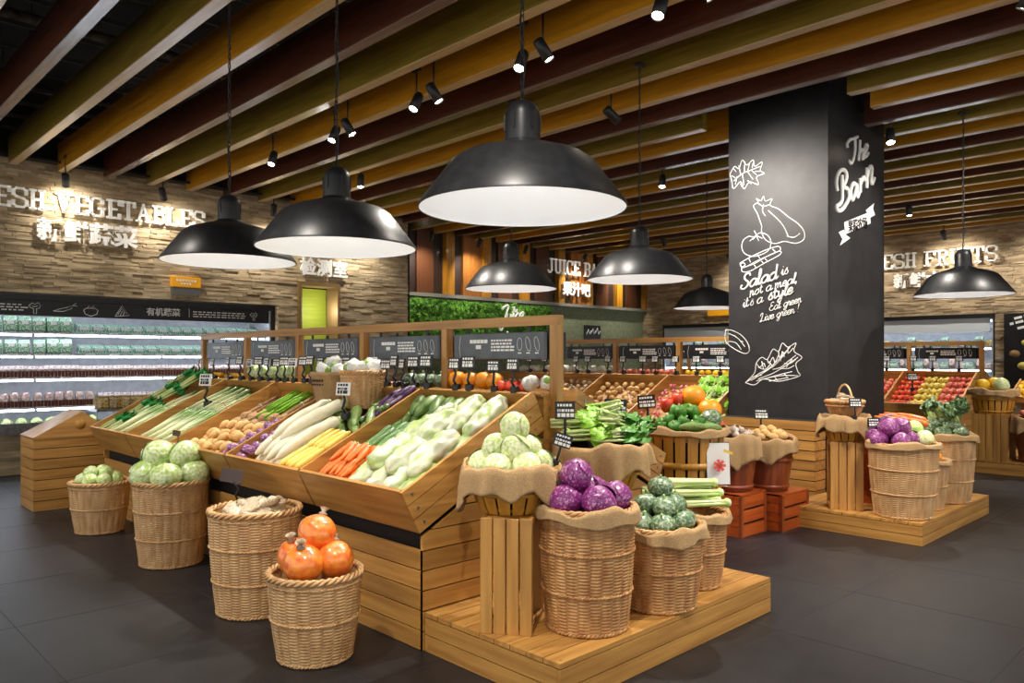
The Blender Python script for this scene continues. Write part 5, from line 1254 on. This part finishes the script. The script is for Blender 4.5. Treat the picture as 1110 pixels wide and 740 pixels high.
# ------------------------------------------------------------------ chillers
def pack_kind(name, m, w_, d_, h_, style, ml=None):
    mb = MB()
    if style == 'bag':
        a, b = w_ / 2, d_ / 2; vs = []
        for z, ka, kb_ in ((0, .9, .8), (h_ * .12, 1, 1), (h_ * .7, 1, .9), (h_ * .88, .95, .35), (h_, .92, .06)):
            vs += [(-a * ka, -b * kb_, z), (0, -b * kb_ * 1.15, z), (a * ka, -b * kb_, z), (a * ka, b * kb_, z), (0, b * kb_ * 1.15, z), (-a * ka, b * kb_, z)]
        mb.add(vs, [(i_ * 6 + k_, i_ * 6 + (k_ + 1) % 6, i_ * 6 + 6 + (k_ + 1) % 6, i_ * 6 + 6 + k_) for i_ in range(4) for k_ in range(6)] + [(5, 4, 3, 2, 1, 0), tuple(range(24, 30))])
    elif style == 'tray': mb.add([(-w_ / 2, -d_ / 2, 0), (w_ / 2, -d_ / 2, 0), (w_ / 2, d_ / 2, h_ * .3), (-w_ / 2, d_ / 2, h_ * .3), (-w_ / 2 * .8, -d_ / 2 * .7, h_ * .6), (w_ / 2 * .8, -d_ / 2 * .7, h_ * .6), (w_ / 2 * .8, d_ / 2, h_), (-w_ / 2 * .8, d_ / 2, h_)], [(0,3,2,1),(4,5,6,7),(0,1,5,4),(1,2,6,5),(2,3,7,6),(3,0,4,7)])
    else: mb.lathe([(1e-4, 0), (w_ / 2, .0), (w_ / 2, h_ * .8), (w_ * .4, h_ * .85), (w_ * .4, h_), (1e-4, h_)], 12)
    ex = [('paper_label', MB().cbox((0, -d_ / 2 - .002 if style != 'tray' else -d_ * .44, h_ * (.62 if style == 'bag' else .45)), (w_ * .5, .004, h_ * .25)), M['sticker'])] if ml else []
    return single(name, 'packet', mb, m, ex)
q1 = pack_kind('leaf_packet', M['pack_green'], .15, .10, .20, 'bag', 1)
q2 = pack_kind('film_tray', M['pack_pale'], .20, .14, .13, 'tray', 1)
q3 = pack_kind('small_packet', M['pack_mix'], .13, .1, .11, 'bag', None)
q4 = pack_kind('clear_tub', M['pack_jar'], .11, .11, .18, 'tub', 1)
q5 = pack_kind('yellow_packet', M['pack_yellow'], .12, .1, .13, 'bag', None)

def chiller(name, label, loc, rz, L, shelves, mods, header=True):
    """local: x along the front, -y towards the room"""
    t = empty(name, loc, rz, label, 'chiller')
    MB().box((0, .72, 0), (L, .76, 2.3)).box((0, .0, .0), (.02, .76, 2.3)).box((L - .02, 0, 0), (L, .76, 2.3)).box((0, 0, 2.28), (L, .76, 2.32)).build('liner', M['fridge_in'], t)
    fr = MB().box((-.06, -.03, 2.26), (L + .06, .05, 2.34)).box((L, -.03, 0), (L + .06, .05, 2.26)).box((-.06, -.03, 0), (0, .05, 2.26))
    fr.build('black_frame', M['sign_black'], t)
    if header: MB().box((0, .02, 2.06), (L, .05, 2.26)).build('header_panel', M['sign_black'], t)
    for i, (z, d, led) in enumerate(shelves):
        s = MB().box((.02, d, z - .03), (L - .02, .72, z)).build('shelf', M['steel'], t)
        if led:
            for k in range(mods):
                a, b = .04 + k * (L - .06) / mods, (k + 1) * (L - .06) / mods
                MB().box((a, d - .012, z - .055), (b, d + .012, z - .031)).build('led_strip', M['led'], s)
            if led == 2: continue  # top strip is added under the header to brighten the interior
            tk = MB(); xx = .1
            while xx < L - .2: tk.box((xx, d - .016, z - .028), (xx + .12, d - .012, z - .002)); xx += .31
            tk.build('shelf_tickets', M['sticker'], s)
    return t
c1 = chiller('wall_chiller', 'long lit wall chiller of packed greens under the FRESH VEGETABLES wall', (.9, 11.62, 0), 0, 4.96, [(2.25, .12, 2), (1.85, .12, 1), (1.56, .08, 1), (1.25, .04, 1), (.86, .0, 1)], 3)
mb = MB()
for i in range(12): mb.box((.02, -.10 + 0.01 * (i % 2), .0 + i * .045), (4.94, -.06, .043 + i * .045))
mb.build('stone_plinth', M['stone'], c1)
MB().box((.02, -.12, .55), (4.94, .72, .58)).build('deck', M['steel'], c1)
MB().box((.02, -.14, .52), (4.94, -.1, .66)).build('bumper', M['steel'], c1)
for z in (1.25, .86):
    f = MB(); x = .03
    while x < 4.9: f.box((x, .02 if z > 1 else -.01, z), (x + .035, .025 if z > 1 else -.005, z + .07)); x += .042
    f.box((.02, .02 if z > 1 else -.01, z + .07), (4.94, .026 if z > 1 else -.004, z + .078)); f.build('shelf_fence', M['fence'], c1)
text('有机蔬菜', .12, (3.05, .016, 2.13), 'y', M['chalk'], c1, 'lettering', bold=.003)
tk = MB(); rr = random.Random(9)
tk.box((3.66, .014, 2.11), (3.665, .018, 2.24))
for row in range(3):
    x = 3.72
    while x < 4.5: w_ = rr.uniform(.03, .09); tk.box((x, .014, 2.19 - row * .035), (x + w_, .018, 2.205 - row * .035)); x += w_ + .02
    x = 1.0
    while x < 1.5: w_ = rr.uniform(.03, .09); tk.box((x, .014, 2.19 - row * .035), (x + w_, .018, 2.205 - row * .035)); x += w_ + .02
tk.build('header_small_print', M['chalk'], c1)
def vegdraw(x, z, s, shape):
    D = {'bowl': [[(-1,0),(-.8,-.6),(0,-.9),(.8,-.6),(1,0),(.6,.3),(-.6,.3),(-1,0)],[(-.5,.2),(-.3,.7),(0,.3),(.3,.7),(.5,.2)]],
         'slice': [[(-1,-.8),(0,.9),(1.1,-.6),(-1,-.8)],[(-.6,-.5),(0,.5),(.7,-.4)],[(-.3,-.7),(.1,.1)],[(.2,-.7),(.3,-.1)]],
         'root': [[(-1.2,-.3),(-.4,0),(.6,.3),(1.2,.6),(1,.1),(0,-.3),(-1.2,-.3)],[(1.2,.6),(1.6,.9)],[(1.2,.5),(1.7,.5)]],
         'broc': [[(-.6,0),(-.9,.4),(-.4,.8),(0,.6),(.4,.9),(.8,.5),(.6,0),(.2,-.1),(.2,-.9),(-.2,-.9),(-.2,-.1),(-.6,0)],[(-.4,.3),(0,.2),(.4,.4)]]}[shape]
    mb = MB()
    for ln in D: mb.tube([(x + p[0] * s, .014, z + p[1] * s) for p in ln], .0045, 4)
    mb.build('chalk_drawing', M['chalk'], c1)
for x, sh, s in ((1.65, 'broc', .08), (1.98, 'root', .1), (2.32, 'bowl', .09), (2.72, 'slice', .09), (4.68, 'broc', .07)): vegdraw(x, 2.16, s, sh)
def shelf_row(kinds, x0, x1, n, y, z, rowname, rz=0, M0=None, sc=1, stackn=1):
    for i in range(n):
        kd, nm = kinds[i % len(kinds)] if len(kinds) > 1 else kinds[0]
        x = x0 + (x1 - x0) * (i + .5) / n
        p = M0 @ Vector((x + R.uniform(-.01, .01), y, z))
        kd.put(p, '%s, %s from the left on %s' % (nm, ordn(i), rowname), nm + 's on ' + rowname, (0, 0, rz + R.uniform(-.12, .12)), sc * R.uniform(.95, 1.06))
L0 = Matrix.Translation((.9, 11.62, 0))
ch = 'the left chiller'
shelf_row([(q1, 'green leaf packet')], 1.0, 2.15, 7, .25, 1.85, 'top shelf of ' + ch, 0, L0)
shelf_row([(q2, 'pale film tray')], 2.2, 4.85, 15, .25, 1.85, 'top shelf of ' + ch, 0, L0)
shelf_row([(q1, 'green leaf packet')], 1.0, 2.15, 7, .22, 1.56, 'second shelf of ' + ch, 0, L0, .95)
shelf_row([(q2, 'pale film tray')], 2.2, 4.85, 15, .22, 1.56, 'second shelf of ' + ch, 0, L0)
shelf_row([(q3, 'mixed small packet')], 1.0, 4.7, 28, .12, 1.25, 'third shelf of ' + ch, 0, L0, 1.35)
shelf_row([(q4, 'clear tub')], 1.0, 2.4, 11, .12, .86, 'fourth shelf of ' + ch, 0, L0)
shelf_row([(q3, 'pale small packet')], 2.45, 4.7, 17, .12, .86, 'fourth shelf of ' + ch, 0, L0, 1.4)
for i in range(7): k_scab.put(L0 @ Vector((1.35 + .17 * i, .12, .64)), 'small cabbage in the chiller deck bin, %s from the left' % ordn(i), 'cabbages in the chiller bin', (0, 0, i), 1.2)
# low rack of red and yellow packets in front of the left chiller
t = empty('packet_rack', (3.0, 10.6, 0), 0, 'low wire rack of red and yellow packets before the left chiller', 'rack')
MB().box((0, 0, .82), (2.2, .4, .85)).box((0, 0, .0), (2.2, .4, .5)).build('rack_shelf', M['steel'], t)
w_ = MB()
for i in range(12): w_.box((i * .198, -.004, .5), (i * .198 + .006, 0, 1.08))
w_.box((0, -.004, 1.0), (2.2, 0, 1.008)).build('wire_front', M['steel'], t)
for i in range(14): q5.put((3.09 + i * .155, 10.75, .85), 'yellow and red packet on the low rack, %s from the left' % ordn(i), 'packets on the low rack', (0, 0, R.uniform(-.2, .2)), 1.3)

c2 = chiller('wall_chiller', 'long bright wall chiller under the FRESH FRUITS wall', (16.52, 11.38, 0), -PI / 2, 7.36, [(2.25, .14, 2), (1.72, .08, 1), (1.3, .05, 1), (.88, .02, 1)], 5, header=False)
MB().box((.02, .02, 2.0), (7.3, .06, 2.26)).build('header_panel', mat('blue_grey_panel', (206, 214, 220), rough=.4), c2)
MB().box((.02, -.06, 0), (7.3, .72, .55)).build('base_cabinet', M['sign_black'], c2)
L1 = Matrix.Translation((16.52, 11.38, 0)) @ Matrix.Rotation(-PI / 2, 4, 'Z')
cr_ = 'the right chiller'
shelf_row([(q1, 'green packet'), (q5, 'yellow packet'), (q3, 'pale packet'), (q2, 'pale tray')], .2, 7.3, 46, .25, 1.72, 'top shelf of ' + cr_, -PI / 2, L1)
shelf_row([(q3, 'pale packet'), (q2, 'pale tray'), (q4, 'clear tub')], .2, 7.3, 46, .2, 1.3, 'second shelf of ' + cr_, -PI / 2, L1)

# posters
t = empty('chalk_poster', (16.38, 3.1, 0), 0, 'tall black chalk poster with oval fruit drawings at the right edge', 'poster')
MB().box((0, -1.0, .9), (.03, .72, 2.32)).build('board', M['sign_black'], t)
tk = MB()
for i, (z, yy_) in enumerate(((2.2, .55), (2.1, .62), (2.02, .5))):
    m_ = Matrix.Translation((-.004, yy_, z)) @ Matrix.Rotation(-.25, 4, 'X'); y = 0
    rr = random.Random(i)
    while y > -.6: w_ = rr.uniform(.05, .14); tk.box((-.003, y - w_, 0), (0, y, .045), m_); y -= w_ + .03
tk.build('chalk_writing', M['chalk'], t)
for i, (yy_, z) in enumerate(((.36, 1.78), (.55, 1.58), (.3, 1.52), (.1, 1.62), (.42, 1.36))):
    MB().lathe([(1e-4, 0), (.085, 0), (.085, .004), (1e-4, .004)], 20, Matrix.Translation((-.002, yy_, z)) @ Matrix.Rotation(-PI / 2, 4, 'Y') @ Matrix.Scale(.8, 4, (1, 0, 0))).build('fruit_print', M['pear' if i % 2 == 0 else 'yam'], t)
for i, px_ in enumerate((12.95, 14.35)):
    t = empty('chalk_sign', (px_ , 11.97, 2.12), 0, '%s small black chalk sign on the olive wall of the juice bar' % ('left-hand' if i == 0 else 'right-hand').replace('left-hand', 'nearer').replace('right-hand', 'farther'), 'sign')
    MB().box((-.3, -.02, -.17), (.3, .0, .17)).build('board', M['sign_black'], t)
    sg = MB()
    for q in range(3): sg.tube([(-.24 + q * .17, -.024, -.06 + q * .02), (-.16 + q * .17, -.024, .07 + q * .02), (-.12 + q * .17, -.024, -.04), (-.06 + q * .17, -.024, .04)], .012, 5)
    sg.build('chalk_writing', M['chalk'], t)

# ------------------------------------------------------------------ far melon display (right edge)
kc2 = crate_kind(.42, .42, .60, 5)
kc2.put((11.60, 2.82, .17), 'slatted crate on the far platform under the melon bushel', None, (0, 0, -PI / 2))
kc2.put((12.25, 2.1, .17), 'slatted crate behind the red tub on the far platform', None, (0, 0, -PI / 2), (2.4, 1.4, 1.2))
kB2 = kB.put((11.62, 2.83, .77), 'stave bushel of melons wrapped with burlap at the right edge', None, (0, 0, 0), (.86, .86, .47))
burlap('b', (11.62, 2.83, 1.08), .25, .27, .06, 15, 'burlap cloth round the melon bushel', wav=.8)
k_mel.put((11.52, 2.93, 1.15), 'bright yellow melon on the bushel', None); k_mel.put((11.72, 2.84, 1.17), 'second yellow melon on the bushel, nearer the edge', None)
o = k_wcab.put((11.54, 2.72, 1.15), 'pale round melon beside the yellow one', None, (0, 0, 0), 1.1)
t = empty('lemon_tray', (12.1, 2.1, 1.0), 0, 'raised wooden tray of lemons behind the melon bushel', 'tray')
tt = Matrix.Rotation(-.35, 4, 'Y')
MB().box((-.3, -.7, 0), (.35, .6, .02), tt).box((-.3, -.7, 0), (-.28, .6, .1), tt).box((-.3, .58, 0), (.35, .6, .1), tt).build('tray', M['wood_y'], t)
for r_ in range(6):
    for c_ in range(12):
        p = Vector((12.1, 2.1, 1.0)) + tt @ Vector((-.22 + r_ * .1, .5 - c_ * .1 + .04 * (r_ % 2), .06))
        k_lem.put(p + Vector((0, 0, .02 * R.random())), 'lemon in the raised tray, %s from the left in the %s row' % (ordn(c_), ordn(r_)), 'lemons in the raised tray', (R.random(), R.random(), R.uniform(0, 6)), 1.25)
kT.put((11.62, 2.34, .17), 'dark red wooden tub with burlap at the right edge', None, (0, 0, 0), (1.15, 1.15, 1.25))
burlap('b', (11.62, 2.34, .75), .25, .275, .16, 16, 'burlap liner bulging over the dark red tub', wav=1.6)
heap(k_app, (11.62, 2.34, .76), .17, [(8, .9, .03, 0), (6, .6, .07, .3), (3, .3, .12, .2)], 'red apple in the dark tub', 'apples in the dark red tub', sc=1.1)

# ------------------------------------------------------------------ turn lettering curves into plain meshes
dg = bpy.context.evaluated_depsgraph_get()
cache = {}
for o in [o for o in bpy.data.objects if o.type == 'FONT']:
    if o.data.name not in cache:
        me = bpy.data.meshes.new_from_object(o.evaluated_get(dg)); me.name = 'lettering'; cache[o.data.name] = me
    n_ = bpy.data.objects.new('lettering_', cache[o.data.name]); COL.objects.link(n_)
    n_.parent = o.parent; n_.matrix_parent_inverse = o.matrix_parent_inverse.copy(); n_.location = o.location; n_.rotation_euler = o.rotation_euler
    bpy.data.objects.remove(o); n_.name = 'lettering'
vs = SC.view_settings; vs.view_transform = 'Standard'; vs.look = 'None'; vs.gamma = 1; vs.use_curve_mapping = False; vs.exposure = 0.05
SC.display_settings.display_device = 'sRGB'
SC.cycles.use_denoising = True; SC.cycles.max_bounces = 6; SC.cycles.diffuse_bounces = 4; SC.cycles.glossy_bounces = 3; SC.cycles.transmission_bounces = 3; SC.cycles.caustics_reflective = False; SC.cycles.caustics_refractive = False; SC.cycles.sample_clamp_indirect = 6
